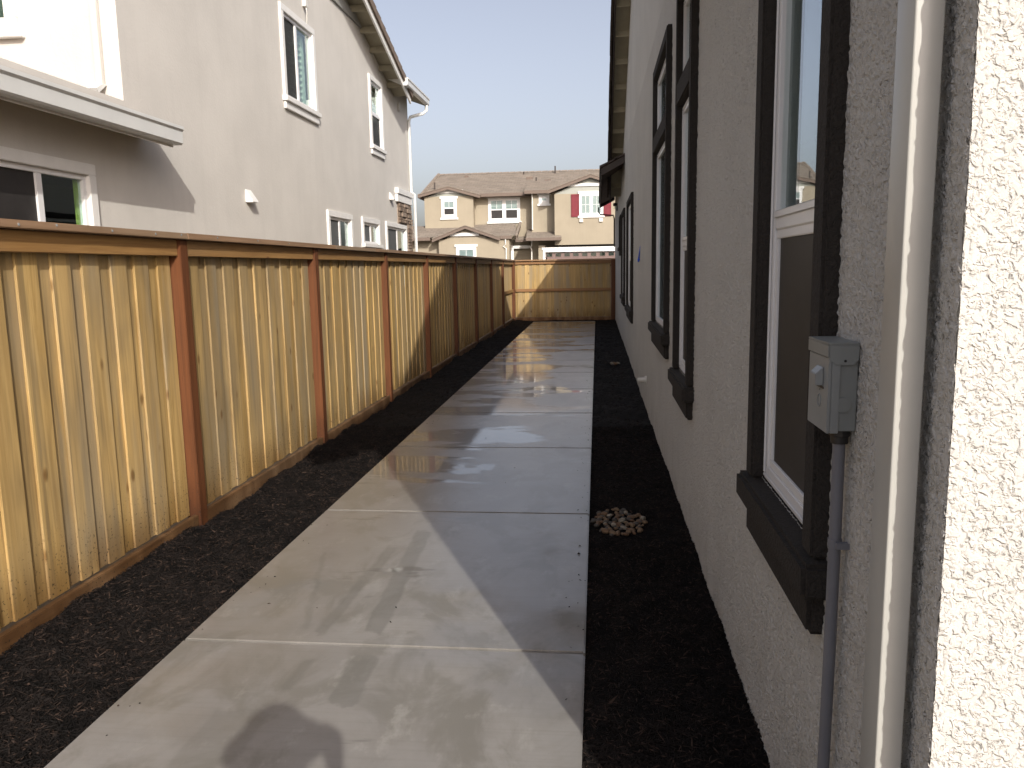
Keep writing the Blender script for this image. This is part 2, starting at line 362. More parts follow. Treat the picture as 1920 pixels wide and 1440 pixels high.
# ------------------------------------------------------------------ mesh helpers
class MB:
    def __init__(s): s.v = []; s.f = []; s.uv = None
    def add(s, vs, fs):
        o = len(s.v); s.v += [tuple(map(float, v)) for v in vs]; s.f += [tuple(i + o for i in f) for f in fs]; return s
    def box(s, x0, x1, y0, y1, z0, z1):
        return s.add([(x0, y0, z0), (x1, y0, z0), (x1, y1, z0), (x0, y1, z0), (x0, y0, z1), (x1, y0, z1), (x1, y1, z1), (x0, y1, z1)],
                     [(0, 3, 2, 1), (4, 5, 6, 7), (0, 1, 5, 4), (1, 2, 6, 5), (2, 3, 7, 6), (3, 0, 4, 7)])
    def prism(s, poly, ext):
        n = len(poly); e = Vector(ext); a = [Vector(p) for p in poly]; b = [p + e for p in a]
        return s.add([tuple(p) for p in a + b], [tuple(range(n - 1, -1, -1)), tuple(range(n, 2 * n))] + [(i, (i + 1) % n, n + (i + 1) % n, n + i) for i in range(n)])
    def frame(s, plane, c0, c1, a0, a1, b0, b1, wl, wr, wb, wt):
        """rectangular ring; plane 'x': box from c0..c1 in x, a=y, b=z; plane 'y': c in y, a=x, b=z"""
        def bx(p0, p1, q0, q1):
            if plane == 'x': s.box(c0, c1, p0, p1, q0, q1)
            else: s.box(p0, p1, c0, c1, q0, q1)
        if wb: bx(a0, a1, b0, b0 + wb)
        if wt: bx(a0, a1, b1 - wt, b1)
        bx(a0, a0 + wl, b0 + wb, b1 - wt); bx(a1 - wr, a1, b0 + wb, b1 - wt)
        return s
    def tube(s, pts, r, n=10, caps=True, sq=None):
        pts = [Vector(p) for p in pts]; rs = r if isinstance(r, (list, tuple)) else [r] * len(pts)
        rings = []
        for i, p in enumerate(pts):
            d = (pts[min(i + 1, len(pts) - 1)] - pts[max(i - 1, 0)]).normalized()
            a = d.orthogonal().normalized() if i == 0 else (pa - d * pa.dot(d)).normalized()
            pa = a; b = d.cross(a)
            rings.append([tuple(p + (a * math.cos(t) + b * math.sin(t)) * rs[i]) for t in [2 * PI * j / n for j in range(n)]])
        vs = [v for rg in rings for v in rg]; fs = []
        for i in range(len(pts) - 1):
            for j in range(n): fs.append((i * n + j, i * n + (j + 1) % n, (i + 1) * n + (j + 1) % n, (i + 1) * n + j))
        if caps: fs.append(tuple(range(n - 1, -1, -1))); fs.append(tuple(range((len(pts) - 1) * n, len(pts) * n)))
        return s.add(vs, fs)
    def mesh(s, name, mat, bevel=0.0, smooth=False, seg=2):
        me = bpy.data.meshes.new(name); me.from_pydata(s.v, [], s.f)
        if bevel:
            bm = bmesh.new(); bm.from_mesh(me)
            bmesh.ops.bevel(bm, geom=[e for e in bm.edges], offset=bevel, segments=seg, affect='EDGES', clamp_overlap=True)
            bm.to_mesh(me); bm.free()
        me.materials.append(mat)
        if smooth or bevel:
            for p in me.polygons: p.use_smooth = True
        if bevel or smooth:
            try: me.set_sharp_from_angle(angle=math.radians(40))
            except Exception: pass
        me.update(); return me
    def build(s, name, mat, parent=None, bevel=0.0, smooth=False, seg=2):
        return link(name, s.mesh(name, mat, bevel, smooth, seg), parent)

def link(name, me, parent=None, loc=None):
    o = bpy.data.objects.new(name, me); COL.objects.link(o)
    if parent: o.parent = parent
    if loc is not None: o.location = loc
    return o
def tag(o, label=None, cat=None, group=None, kind=None):
    if label: o['label'] = label
    if cat: o['category'] = cat
    if group: o['group'] = group
    if kind: o['kind'] = kind
    return o
def thing(name, label, cat, loc=(0, 0, 0), group=None):
    o = bpy.data.objects.new(name, None); COL.objects.link(o); o.location = loc
    o.empty_display_size = .2
    return tag(o, label, cat, group)

def grid_mesh(name, aa, bb, holes, place, mat, keep=None, smooth=True):
    """sheet over the grid aa x bb, with holes (a0,a1,b0,b1) left out; place(a,b)->xyz"""
    aa, bb = np.asarray(aa), np.asarray(bb); na, nb = len(aa), len(bb)
    A, B = np.meshgrid(aa, bb, indexing='ij')
    V = np.stack(place(A, B), -1).reshape(-1, 3)
    i, j = np.meshgrid(np.arange(na - 1), np.arange(nb - 1), indexing='ij')
    ca, cb = (aa[:-1] + aa[1:]) / 2, (bb[:-1] + bb[1:]) / 2
    ok = np.ones((na - 1, nb - 1), bool)
    for a0, a1, b0, b1 in holes:
        ok &= ~(((ca > a0) & (ca < a1))[:, None] & ((cb > b0) & (cb < b1))[None, :])
    i, j = i[ok], j[ok]
    F = np.stack([i * nb + j, (i + 1) * nb + j, (i + 1) * nb + j + 1, i * nb + j + 1], 1)
    return np_mesh(name, V, F, mat, smooth)
def np_mesh(name, V, F, mat, smooth=False):
    me = bpy.data.meshes.new(name); nf, k = F.shape
    me.vertices.add(len(V)); me.vertices.foreach_set('co', V.astype(np.float32).ravel())
    me.loops.add(nf * k); me.loops.foreach_set('vertex_index', F.astype(np.int32).ravel())
    me.polygons.add(nf); me.polygons.foreach_set('loop_start', np.arange(0, nf * k, k, dtype=np.int32))
    try: me.polygons.foreach_set('loop_total', np.full(nf, k, dtype=np.int32))
    except Exception: pass
    me.polygons.foreach_set('use_smooth', np.full(nf, smooth))
    me.materials.append(mat); me.update(calc_edges=True); me.validate(); return me
def cuts(lo, hi, step, marks):
    pts = sorted(set([lo, hi] + [m for m in marks if lo < m < hi])); out = [lo]
    for a, b in zip(pts[:-1], pts[1:]):
        st = step((a + b) / 2) if callable(step) else step
        if callable(step):
            x = a; seq = []
            while x < b - step(x) * .6: x += step(x); seq.append(x)
            if seq:
                seq = [a + (q - a) * (b - a) / (seq[-1] - a) for q in seq]
            else: seq = [b]
            out += seq
        else:
            n = max(1, round((b - a) / st)); out += [a + (b - a) * (q + 1) / n for q in range(n)]
    return out

def roof_courses(name, quad, course, tilew, mat, parent, thick=.028):
    """a pitched roof face laid in stepped tile courses; quad = eave left, eave right, top right, top left"""
    e0, e1, t1, t0 = [Vector(q) for q in quad]
    nrm = (e1 - e0).cross(t0 - e0).normalized()
    if nrm.z < 0: nrm = -nrm
    L = max((t0 - e0).length, (t1 - e1).length)
    n = max(1, round(L / course)); vs = []; fs = []; uvs = []
    edir = (e1 - e0).normalized()
    for k in range(n):
        a, b = k / n, (k + 1) / n
        l0, r0, l1, r1 = e0.lerp(t0, a), e1.lerp(t1, a), e0.lerp(t0, b), e1.lerp(t1, b)
        o = len(vs)
        vs += [l0, r0, l0 + nrm * thick, r0 + nrm * thick, r1 + nrm * .002, l1 + nrm * .002]
        u = [(q - e0).dot(edir) / tilew for q in (l0, r0, l0, r0, r1, l1)]
        fs += [(o, o + 1, o + 3, o + 2), (o + 2, o + 3, o + 4, o + 5)]
        uvs += [(u[0], k + .02), (u[1], k + .02), (u[3], k + .05), (u[2], k + .05), (u[2], k + .02), (u[3], k + .02), (u[4], k + .98), (u[5], k + .98)]
    me = bpy.data.meshes.new(name); me.from_pydata([tuple(v) for v in vs], [], fs)
    ul = me.uv_layers.new(name='UV')
    for i, q in enumerate(uvs): ul.data[i].uv = q
    me.materials.append(mat); me.update()
    return link(name, me, parent)

# ================================================================== THE GROUND
g = MB(); g.add([(-600, -600, -.14), (600, -600, -.14), (600, 900, -.14), (-600, 900, -.14)], [(0, 1, 2, 3)])
tag(g.build('ground', MT['soil']), 'bare packed soil around the houses', None, None, 'structure')
st = MB().box(-60, 60, 28.5, 36.5, -.30, -.10)
tag(st.build('street', MT['asphalt']), kind='structure')
kb = MB().box(-60, 60, 36.5, 36.7, -.2, .03).box(-60, 60, 36.7, 38.2, -.2, .025)
tag(kb.build('pavement', MT['concrete_dry']), kind='structure')
dv = MB().box(-3.2, 3.2, 38.2, 42.2, -.2, .02)
tag(dv.build('driveway', MT['concrete_dry']), kind='structure')

# the walk: slabs between control joints
JY = [-2.25, -.55, 1.22, 3.115, 5.0, 6.905, 8.62, 10.37, 12.03, 13.64, 15.23, 16.85, 18.5, 20.2, 21.9, 23.59]
xl = lambda y: -1.822 - .0038 * (y - 2.2)
xr = lambda y: -.0535 - .0004 * (y - 2.2)
base = MB().add([(xl(JY[0]) + .006, JY[0], -.022), (xr(JY[0]) - .006, JY[0], -.022), (xr(JY[-1]) - .006, JY[-1] - .01, -.022), (xl(JY[-1]) + .006, JY[-1] - .01, -.022)], [(0, 1, 2, 3)])
path = tag(base.build('path', MT['concrete_dry']), kind='structure')
for a, b in zip(JY[:-1], JY[1:]):
    g0 = .006; m = MB()
    q = [(xl(a), a + g0), (xr(a), a + g0), (xr(b), b - g0), (xl(b), b - g0)]
    m.prism([(x, y, -.12) for x, y in q], (0, 0, .12))
    m.build('slab', MT['concrete'], path, bevel=.007, seg=2)

# mulch beds: an uneven sheet, with chips spread over it
def mulch_h(x, y):
    return (-.034 + .014 * np.sin(x * 5.1 + 1.3 * np.sin(y * 1.7)) * np.sin(y * 2.3 + x) + .008 * np.sin(y * 7.1 + x * 3.7)
            + .006 * np.sin(x * 23 + y * 5) * np.sin(y * 19 - x * 7)
            + .055 * np.clip((-2.25 - x) / .3, 0, 1) * (.42 + .4 * np.sin(y * 1.9 + .6) + .3 * np.sin(y * 5.3) * np.sin(y * .8) + .12 * np.sin(y * 17)) + .012 * np.clip((x - .38) / .18, 0, 1))
def bed(x0, x1, y0, y1):
    aa = cuts(x0, x1, .03, []); bb = cuts(y0, y1, lambda y: .03 if y < 7 else .08, [])
    return aa, bb
beds = [(-2.60, -1.80, -2.5, 23.6), (-.10, .575, -2.5, 23.6), (-2.60, .575, 23.575, 24.75)]
Vs, Fs, o = [], [], 0
for b in beds:
    aa, bb = bed(*b); A, B = np.meshgrid(aa, bb, indexing='ij')
    H = mulch_h(A, B); H = np.where((A > xl(B)) & (A < xr(B)) & (B < 23.59), np.minimum(H, -.06), H)
    Vs.append(np.stack([A, B, H], -1).reshape(-1, 3)); nb = len(bb)
    i, j = np.meshgrid(np.arange(len(aa) - 1), np.arange(nb - 1), indexing='ij'); i, j = i.ravel(), j.ravel()
    Fs.append(np.stack([i * nb + j, (i + 1) * nb + j, (i + 1) * nb + j + 1, i * nb + j + 1], 1) + o); o += len(Vs[-1])
mb = link('mulch_bed', np_mesh('mulch_bed', np.concatenate(Vs), np.concatenate(Fs), MT['mulch'], True))
tag(mb, kind='structure')
rs = np.random.RandomState(3)
def scatter(x0, x1, y0, y1, dens):
    n = int((x1 - x0) * (y1 - y0) * dens); return np.stack([rs.uniform(x0, x1, n), rs.uniform(y0, y1, n)], 1)
P = np.concatenate([scatter(-2.56, -1.81, 1.6, 4.5, 13000), scatter(-2.56, -1.82, 4.5, 8, 8000), scatter(-2.56, -1.85, 8, 23.6, 1300),
                    scatter(-.06, .56, 1.0, 4.5, 13000), scatter(-.06, .56, 4.5, 8, 8000), scatter(-.06, .56, 8, 23.6, 1300), scatter(-2.55, .55, 23.6, 24.6, 1000)])
P = P[(P[:, 0] < xl(P[:, 1]) + .003) | (P[:, 0] > xr(P[:, 1]) - .003) | (P[:, 1] > 23.6)]
Q = np.concatenate([scatter(-1.8, -.06, 1.6, 9, 1.3), np.stack([rs.uniform(-1.83, -1.70, 60), rs.uniform(1.5, 12, 60)], 1), np.stack([rs.uniform(-.16, -.055, 70), rs.uniform(1.5, 12, 70)], 1)])
nq = len(Q); P = np.concatenate([P, Q])
n = len(P); ln = rs.gamma(3.0, .0044, n) + .005; wd = rs.uniform(.0014, .0042, n); th = rs.uniform(0, 2 * PI, n); pit = rs.normal(0, .32, n)
big = rs.rand(n) < .03; wd[big] *= 2.2
d = np.stack([np.cos(th) * np.cos(pit), np.sin(th) * np.cos(pit), np.sin(pit)], 1)
side = np.stack([-np.sin(th), np.cos(th), rs.normal(0, .3, n)], 1)
hh = mulch_h(P[:, 0], P[:, 1]) + .003 + rs.rand(n) * .007; hh[-nq:] = .0025; ln[-nq:] *= .4; pit[-nq:] = 0; d[-nq:, 2] = 0
ctr = np.stack([P[:, 0], P[:, 1], hh], 1)
a = ctr - d * ln[:, None]; b = ctr + d * ln[:, None]; up = np.array([0, 0, 1.])
v4 = np.stack([a, ctr - side * wd[:, None], b, ctr + side * wd[:, None] + up * .001, ctr + up * (wd * .9)[:, None]], 1).reshape(-1, 3)
ix = (np.arange(n) * 5)[:, None]
F = np.concatenate([ix + np.array([[0, 1, 4]]), ix + np.array([[1, 2, 4]]), ix + np.array([[2, 3, 4]]), ix + np.array([[3, 0, 4]])])
me = np_mesh('mulch_chips', v4, F, MT['chips'])
at = me.attributes.new('tone', 'FLOAT', 'POINT'); at.data.foreach_set('value', np.repeat(rs.rand(n) ** 2.2, 5).astype(np.float32))
tag(link('mulch_chips', me), 'black shredded bark mulch chips spread along both sides of the walk', 'mulch', None, 'stuff')

# ================================================================== RIGHT HOUSE
RH = thing('house', 'greige stucco house wall on the right with dark brown window surrounds', 'house', (3, 11, 0))
RH.location = (0, 0, 0)
WX = .556; Y0, Y1 = 1.25, 25.15
def wall_x(y): t = np.clip((1.41 - y) / .14, 0, 1); return WX - .016 * t * t * (3 - 2 * t)
# windows: outer casing y0,y1, sill top z, head top z, mid rail z (or None), transom gap (z0,z1) or None
RW = [dict(y=(1.905, 2.752), z=(.885, 2.78), rail=1.735, gap=None, nm='A'),
      dict(y=(4.625, 5.52), z=(.90, 3.36), rail=1.75, gap=(2.62, 2.76), nm='B'),
      dict(y=(6.22, 7.73), z=(1.075, 3.36), rail=None, gap=(2.62, 2.76), nm='C'),
      dict(y=(12.45, 14.42), z=(.91, 2.72), rail=1.75, gap=None, nm='D'),
      dict(y=(16.0, 17.6), z=(1.0, 2.74), rail=None, gap=None, nm='E'),
      dict(y=(18.32, 19.45), z=(2.05, 2.76), rail=None, gap=None, nm='F')]
CW = .09
holes = []
for w in RW:
    y0, y1 = w['y']; z0, z1 = w['z']
    if w['gap']:
        holes += [(y0 + CW, y1 - CW, z0, w['gap'][0]), (y0 + CW, y1 - CW, w['gap'][1], z1 - CW)]
    else: holes.append((y0 + CW, y1 - CW, z0, z1 - CW))
ymarks = [h for q in holes for h in q[:2]]; zmarks = [h for q in holes for h in q[2:]] + [2.1]
yy = cuts(Y0, Y1, lambda y: .0042 * (y / 1.25) if y < 8 else .06, ymarks)
zz = cuts(-.08, 2.1, .008, [z for z in zmarks if z < 2.1])[:] + cuts(2.1, 3.77, .03, [z for z in zmarks if z > 2.1])[1:]
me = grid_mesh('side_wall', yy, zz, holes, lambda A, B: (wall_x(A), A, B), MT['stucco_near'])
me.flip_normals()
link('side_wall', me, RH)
xx = cuts(.54, .95, .0045, []) + cuts(.95, 9.0, .4, [])[1:]
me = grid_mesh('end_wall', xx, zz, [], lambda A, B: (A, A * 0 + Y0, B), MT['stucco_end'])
link('end_wall', me, RH)
MB().tube([(.556, Y0 + .0165, -.1), (.556, Y0 + .0165, 3.7)], .017, 16).build('corner_bead', MT['stucco_plain'], RH, smooth=True)
fw = MB().box(WX, 9, Y1 - .15, Y1, -.1, 3.77).box(8.9, 9.0, Y0 + .1, Y1, -.1, 3.77)
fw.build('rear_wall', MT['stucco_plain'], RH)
PKY, PKZ, SL = 10.92, 7.49, .5
gz = lambda y: PKZ - .16 - SL * abs(y - PKY)
gw = MB().prism([(WX, 3.80, 3.771), (WX, 18.04, 3.771), (WX, PKY, gz(PKY))], (.15, 0, 0))
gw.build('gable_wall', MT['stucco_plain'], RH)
fl = MB().box(WX + .03, 8.9, Y0 + .05, Y1 - .16, -.12, .02); fl.build('floor', MT['room'], RH)
pw = MB().box(3.2, 3.3, Y0 + .05, Y1 - .16, .03, 3.5); pw.build('partition', MT['room'], RH)
cl = MB().box(WX + .16, 8.8, Y0 + .05, Y1 - .2, 3.45, 3.5); cl.build('ceiling', MT['room'], RH)

for w in RW:
    y0, y1 = w['y']; z0, z1 = w['z']; XF = WX - .041
    m = MB()
    m.box(XF, WX + .075, y0, y0 + CW, z0 - .002, z1); m.box(XF, WX + .075, y1 - CW, y1, z0 - .002, z1)
    m.box(XF, WX + .075, y0 + CW, y1 - CW, z1 - CW, z1)
    lights = [(z0, z1 - CW)]
    if w['gap']:
        m.box(XF, WX + .075, y0 + CW, y1 - CW, w['gap'][0], w['gap'][1]); lights = [(z0, w['gap'][0]), (w['gap'][1], z1 - CW)]
    win = m.build('window', MT['trim_dark'], RH, bevel=.008)
    s = MB().box(XF - .027, WX + .08, y0 - .035, y1 + .035, z0 - .095, z0 - .004)
    if w['nm'] != 'F' or True:
        s.box(XF + .002, WX + .02, y0 + .012, y1 - .012, z0 - .205, z0 - .096)
    s.build('sill', MT['trim_dark'], win, bevel=.012)
    fm = MB(); FW = .05
    for li, (za, zb) in enumerate(lights):
        ya, yb = y0 + CW + .001, y1 - CW - .001; za += .001; zb -= .001
        fm.frame('x', WX + .003, WX + .07, ya, yb, za, zb, FW, FW, FW, FW)
        fm.frame('x', WX - .004, WX + .002, ya + .012, yb - .012, za + .012, zb - .012, .012, .012, .012, .012)
        rail = w['rail'] if li == 0 else None
        if rail:
            fm.box(WX + .004, WX + .066, ya + FW, yb - FW, rail - .03, rail + .03)
            fm.box(WX - .002, WX + .0035, ya + FW, yb - FW, rail + .005, rail + .028)
            fm.frame('x', WX + .008, WX + .05, ya + FW, yb - FW, za + FW, rail - .03, .028, .028, .028, .028)
            sc = MB().box(WX + .016, WX + .020, ya + FW + .028, yb - FW - .028, za + FW + .028, rail - .058)
            sc.build('screen', MT['screen'], win)
            gz0 = rail + .03
        else: gz0 = za + FW
        if w['nm'] == 'A':
            pn = MB().prism([(WX + .011, ya + FW, gz0), (WX + .0175, yb - FW, gz0), (WX + .0215, yb - FW, gz0), (WX + .015, ya + FW, gz0)], (0, 0, zb - FW - gz0))
        else: pn = MB().box(WX + .014, WX + .018, ya + FW, yb - FW, gz0, zb - FW)
        pn.build('pane', MT['glass'], win)
    fm.build('window_frame', MT['vinyl'], win, bevel=.003)

# roof: gable over the middle, lower eaves at both ends
def slab_roof(name, quad, th, mat, parent):
    a = [Vector(q) for q in quad]; nrm = (a[1] - a[0]).cross(a[3] - a[0]).normalized()
    if nrm.z < 0: nrm = -nrm
    return MB().prism([tuple(p) for p in a], tuple(-nrm * th)).build(name, mat, parent)
RX = .285
r1 = slab_roof('roof', [(RX + .035, 2.6, PKZ - .05 - SL * (PKY - 2.6)), (RX + .035, PKY, PKZ - .05), (9, PKY, PKZ - .05), (9, 2.6, PKZ - .05 - SL * (PKY - 2.6))], .06, MT['soffit'], RH)
r2 = slab_roof('roof', [(RX + .035, 19.24, PKZ - .05 - SL * (19.24 - PKY)), (RX + .035, PKY, PKZ - .05), (9, PKY, PKZ - .05), (9, 19.24, PKZ - .05 - SL * (19.24 - PKY))], .06, MT['soffit'], RH)
ca = math.cos(math.atan(SL)); sa = math.sin(math.atan(SL))
tl = .34
tm_ = MB()
tm_.prism([(-.02, 0, 0), (-.02, tl + .05, 0), (-.02, tl + .05, .022), (-.02, 0, .05)], (.30, 0, 0)).box(-.022, .018, 0.0, tl + .03, -.09, -.001)
tile_me = tm_.mesh('tile', MT['tile_dark'])
for sgn, rf in ((1, r1), (-1, r2)):
    L = (PKY - 2.6) / ca; k = 0
    while k * tl < L - .1:
        o = link('tile', tile_me, rf)
        yb = 2.6 + k * tl * ca; zb = PKZ - SL * (PKY - yb) - .045
        if sgn > 0: o.matrix_world = Matrix.Translation((RX - .03, yb, zb)) @ Matrix.Rotation(math.atan(SL), 4, 'X')
        else:
            mm = Matrix.Translation((RX - .03 + random.uniform(-.004, .004), 2 * PKY - yb, zb)) @ Matrix.Rotation(-math.atan(SL), 4, 'X') @ Matrix.Scale(-1, 4, (0, 1, 0))
            o.matrix_world = mm
        k += 1
    # barge board and lookouts under it
    ya, yb = (2.6, PKY) if sgn > 0 else (19.24, PKY)
    za = PKZ - SL * abs(PKY - ya)
    bb_ = MB().prism([(RX + .005, ya, za - .05), (RX + .005, PKY, PKZ - .05), (RX + .005, PKY, PKZ - .24), (RX + .005, ya, za - .24)], (.029, 0, 0))
    bb_.build('barge_board', MT['fascia_dark'], rf)
    k = .5
    while k < (PKY - 2.6) - .2:
        y = PKY - sgn * k; z = PKZ - SL * k
        MB().prism([(RX + .036, y - .025, z - .112 + sgn * .0125 * -1), (RX + .036, y + .025, z - .112 + sgn * .0125), (RX + .036, y + .025, z - .20), (RX + .036, y - .025, z - .20)], (WX - RX - .038, 0, 0)).build('lookout', MT['soffit'], rf)
        k += .61
def pent(y0, y1, ext):
    EX, EZ = .10, 3.57
    X2 = ext
    zt = lambda x: EZ + SL * (x - EX)
    sub = slab_roof('roof', [(EX, y0, zt(EX)), (EX, y1, zt(EX)), (X2, y1, zt(X2)), (X2, y0, zt(X2))], .03, MT['wood_dark'], RH)
    n = int((y1 - y0) / .15)
    for k in range(n):      # soffit planks
        a = y0 + .03 + k * (y1 - y0 - .06) / n; b = a + (y1 - y0 - .06) / n - .012
        MB().prism([(EX + .03, a, zt(EX + .03) - .0345), (WX - .003, a, zt(WX) - .0345), (WX - .003, a, zt(WX) - .053), (EX + .03, a, zt(EX + .03) - .053)], (0, b - a, 0)).build('soffit_plank', MT['wood_dark'], sub)
    fs = MB().box(EX - .022, EX + .0, y0, y1, EZ - .13, EZ - .02)
    fs.prism([(EX + .001, y0 - .022, zt(EX) - .02), (WX - .005, y0 - .022, zt(WX) - .02), (WX - .005, y0 - .022, zt(WX) - .15), (EX + .001, y0 - .022, zt(EX) - .15)], (0, .021, 0))
    fs.prism([(EX + .001, y1 + .001, zt(EX) - .02), (WX - .005, y1 + .001, zt(WX) - .02), (WX - .005, y1 + .001, zt(WX) - .15), (EX + .001, y1 + .001, zt(EX) - .15)], (0, .021, 0))
    fs.build('fascia', MT['fascia_dark'], sub)
    n = max(1, int((min(X2, 1.2) - EX) / .3) + 1)
    for k in range(n):
        xa = EX - .05 + k * .3; xb = min(xa + .36, X2)
        m = MB().prism([(xa, y0 - .045, zt(xa) + .055), (xb, y0 - .045, zt(xb) + .03), (xb, y0 - .045, zt(xb) + .004), (xa, y0 - .045, zt(xa) + .004)], (0, y1 - y0 + .09, 0))
        m.build('tile_course', MT['tile_dark'], sub)
    g_ = MB().prism([(EX - .135, y0 + .01, EZ + .0), (EX - .125, y0 + .01, EZ + .0), (EX - .115, y0 + .01, EZ - .10), (EX - .024, y0 + .01, EZ - .115), (EX - .024, y0 + .01, EZ - .125), (EX - .122, y0 + .01, EZ - .112)], (0, y1 - y0 - .02, 0))
    return sub
pn1 = pent(.82, 5.44, .552)
pn2 = pent(16.4, 25.45, .552)
# main roof over the two ends, behind the low eaves
for (a, b) in ((.82, 2.9), (18.95, 25.45)):
    slab_roof('roof', [(WX + .001, a, 3.57 + SL * (WX - .099)), (WX + .001, b, 3.57 + SL * (WX - .099)), (5, b, 3.57 + SL * 4.9), (5, a, 3.57 + SL * 4.9)], .10, MT['tile_dark'], RH)
    slab_roof('roof', [(9.3, a, 3.57 + SL * .6), (9.3, b, 3.57 + SL * .6), (5, b, 3.57 + SL * 4.9), (5, a, 3.57 + SL * 4.9)], .10, MT['tile_dark'], RH)
# elbow of the eave drain at the far end
MB().tube([(.05, 25.1, 3.42), (.05, 25.1, 3.27), (.10, 25.1, 3.19), (.50, 25.1, 3.16), (.53, 25.1, 3.05), (.53, 25.1, 2.2)], .022, 8).build('eave_drain', MT['fascia_dark'], RH, smooth=True)

# downspout by the near corner: rounded rectangular pipe with a lengthwise crease
def rrect(cx, cy, hx, hy, r, n=4):
    pts = []
    for (sx, sy, t0) in ((1, 1, 0), (-1, 1, PI / 2), (-1, -1, PI), (1, -1, 1.5 * PI)):
        for i in range(n + 1):
            t = t0 + (PI / 2) * i / n; pts.append((cx + sx * (hx - r) + r * math.cos(t), cy + sy * (hy - r) + r * math.sin(t)))
    return pts
prof = rrect(.5095, 1.381, .0225, .039, .0035)
dsp = MB().prism([(x, y, .06) for x, y in prof], (0, 0, 3.4)).build('downspout', MT['downspout'], RH, smooth=True)
for z in (.35, 2.35):
    MB().box(.4855, WX + .002, 1.34, 1.4215, z, z + .025).build('strap', MT['downspout'], dsp, bevel=.003)
stub = MB().tube([(WX + .02, 9.0, .315), (.535, 9.0, .315)], .045, 14).tube([(.536, 9.0, .315), (.455, 9.0, .31)], .028, 14)
stub.build('drain_stub', MT['pvc'], RH, smooth=True)

# things fixed on that wall
EB = thing('electrical_box', 'grey steel electrical disconnect box on the stucco between the near window and the downspout', 'electrical box', (.52, 1.81, 1.24))
def inl(o, loc): o.parent = EB; o.matrix_parent_inverse = Matrix.Translation(Vector(EB.location)).inverted(); return o
bx0, bx1, by0, by1, bz0, bz1 = .494, .553, 1.733, 1.885, 1.238, 1.428
inl(MB().box(bx0 + .004, bx1, by0 + .003, by1 - .003, bz0, bz1 - .002).build('body', MT['box'], None, bevel=.002), 0)
cv = MB().box(bx0 - .003, bx0 + .0035, by0 - .001, by1 + .001, bz0 - .004, bz1 - .03)
cv.box(bx0 + .004, bx0 + .022, by0 - .001, by0 + .0025, bz0 - .004, bz1 - .032)
inl(cv.build('cover', MT['box_edge'], None, bevel=.0012), 0)
hd = MB().box(bx0 - .006, bx1 - .001, by0 - .004, by1 + .004, bz1 - .0015, bz1 + .003)
hd.box(bx0 - .006, bx0 - .0035, by0 - .004, by1 + .004, bz1 - .028, bz1 - .002)
hd.prism([(bx0 - .003, by0 - .004, bz1 - .002), (bx1 - .001, by0 - .004, bz1 - .002), (bx1 - .001, by0 - .004, bz1 - .034), (bx1 - .012, by0 - .004, bz1 - .045), (bx0 + .012, by0 - .004, bz1 - .045), (bx0 - .003, by0 - .004, bz1 - .034)], (0, .0025, 0))
inl(hd.build('hood', MT['box'], None, bevel=.0008), 0)
lt = MB().prism([(bx0 - .0035, by0 + .035, bz1 - .053), (bx0 - .02, by0 + .035, bz1 - .068), (bx0 - .02, by0 + .035, bz1 - .094), (bx0 - .0035, by0 + .035, bz1 - .094)], (0, .045, 0))
inl(lt.build('latch', MT['box_edge'], None, bevel=.0015), 0)
inl(MB().box(bx0 - .0045, bx0 - .0032, by0 + .03, by0 + .085, bz1 - .101, bz1 - .0965).build('latch_slot', MT['metal_dark'], None), 0)
kn = MB(); pts = [(bx0 + .036 + .0 * t, by0 + .001, 0) for t in (0,)]
kn.tube([(bx0 + .030, by0 - .0005, bz0 + .058), (bx0 + .030, by0 + .004, bz0 + .058)], .017, 20)
inl(kn.build('knockout', MT['box'], None, bevel=.0006), 0)
# pressed circle and tick on the cover
em = MB(); ring = [(bx0 - .004, by0 + .06 + .011 * math.cos(t), bz0 + .06 + .014 * math.sin(t)) for t in [2 * PI * i / 18 for i in range(19)]]
em.tube(ring, .0011, 6, False); em.tube([(bx0 - .004, by0 + .06, bz0 + .083), (bx0 - .004, by0 + .055, bz0 + .09)], .001, 6)
inl(em.build('pressed_mark', MT['box_edge'], None, smooth=True), 0)
inl(MB().tube([(bx0 + .03, by0 - .0042, bz1 - .036), (bx0 + .03, by0 - .003, bz1 - .036)], .003, 10).build('screw', MT['metal_dark'], None), 0)
CY, CX = 1.772, .531
cnd = thing('conduit', 'grey plastic conduit running down the stucco from the electrical box into the mulch', 'conduit', (CX, CY, 0))
def inc(o): o.parent = cnd; o.matrix_parent_inverse = Matrix.Translation(Vector(cnd.location)).inverted(); return o
cp = [(CX, CY, 1.232), (CX, CY, 1.0), (CX - .001, CY + .001, .7), (CX - .003, CY + .003, .45), (CX - .004, CY + .006, .2), (CX - .006, CY + .008, -.06)]
inc(MB().tube(cp, .0133, 16).build('pipe', MT['conduit'], None, smooth=True))
inc(MB().tube([(CX, CY, 1.237), (CX, CY, 1.222)], .0235, 8).tube([(CX, CY, 1.2215), (CX, CY, 1.205)], .019, 16).build('fitting', MT['metal_dark'], None, bevel=.001))
inc(MB().tube([(CX, CY, .965), (CX, CY, .985)], .0155, 16).box(CX - .004, WX, CY - .026, CY - .012, .968, .982).build('strap', MT['conduit'], None, smooth=True))

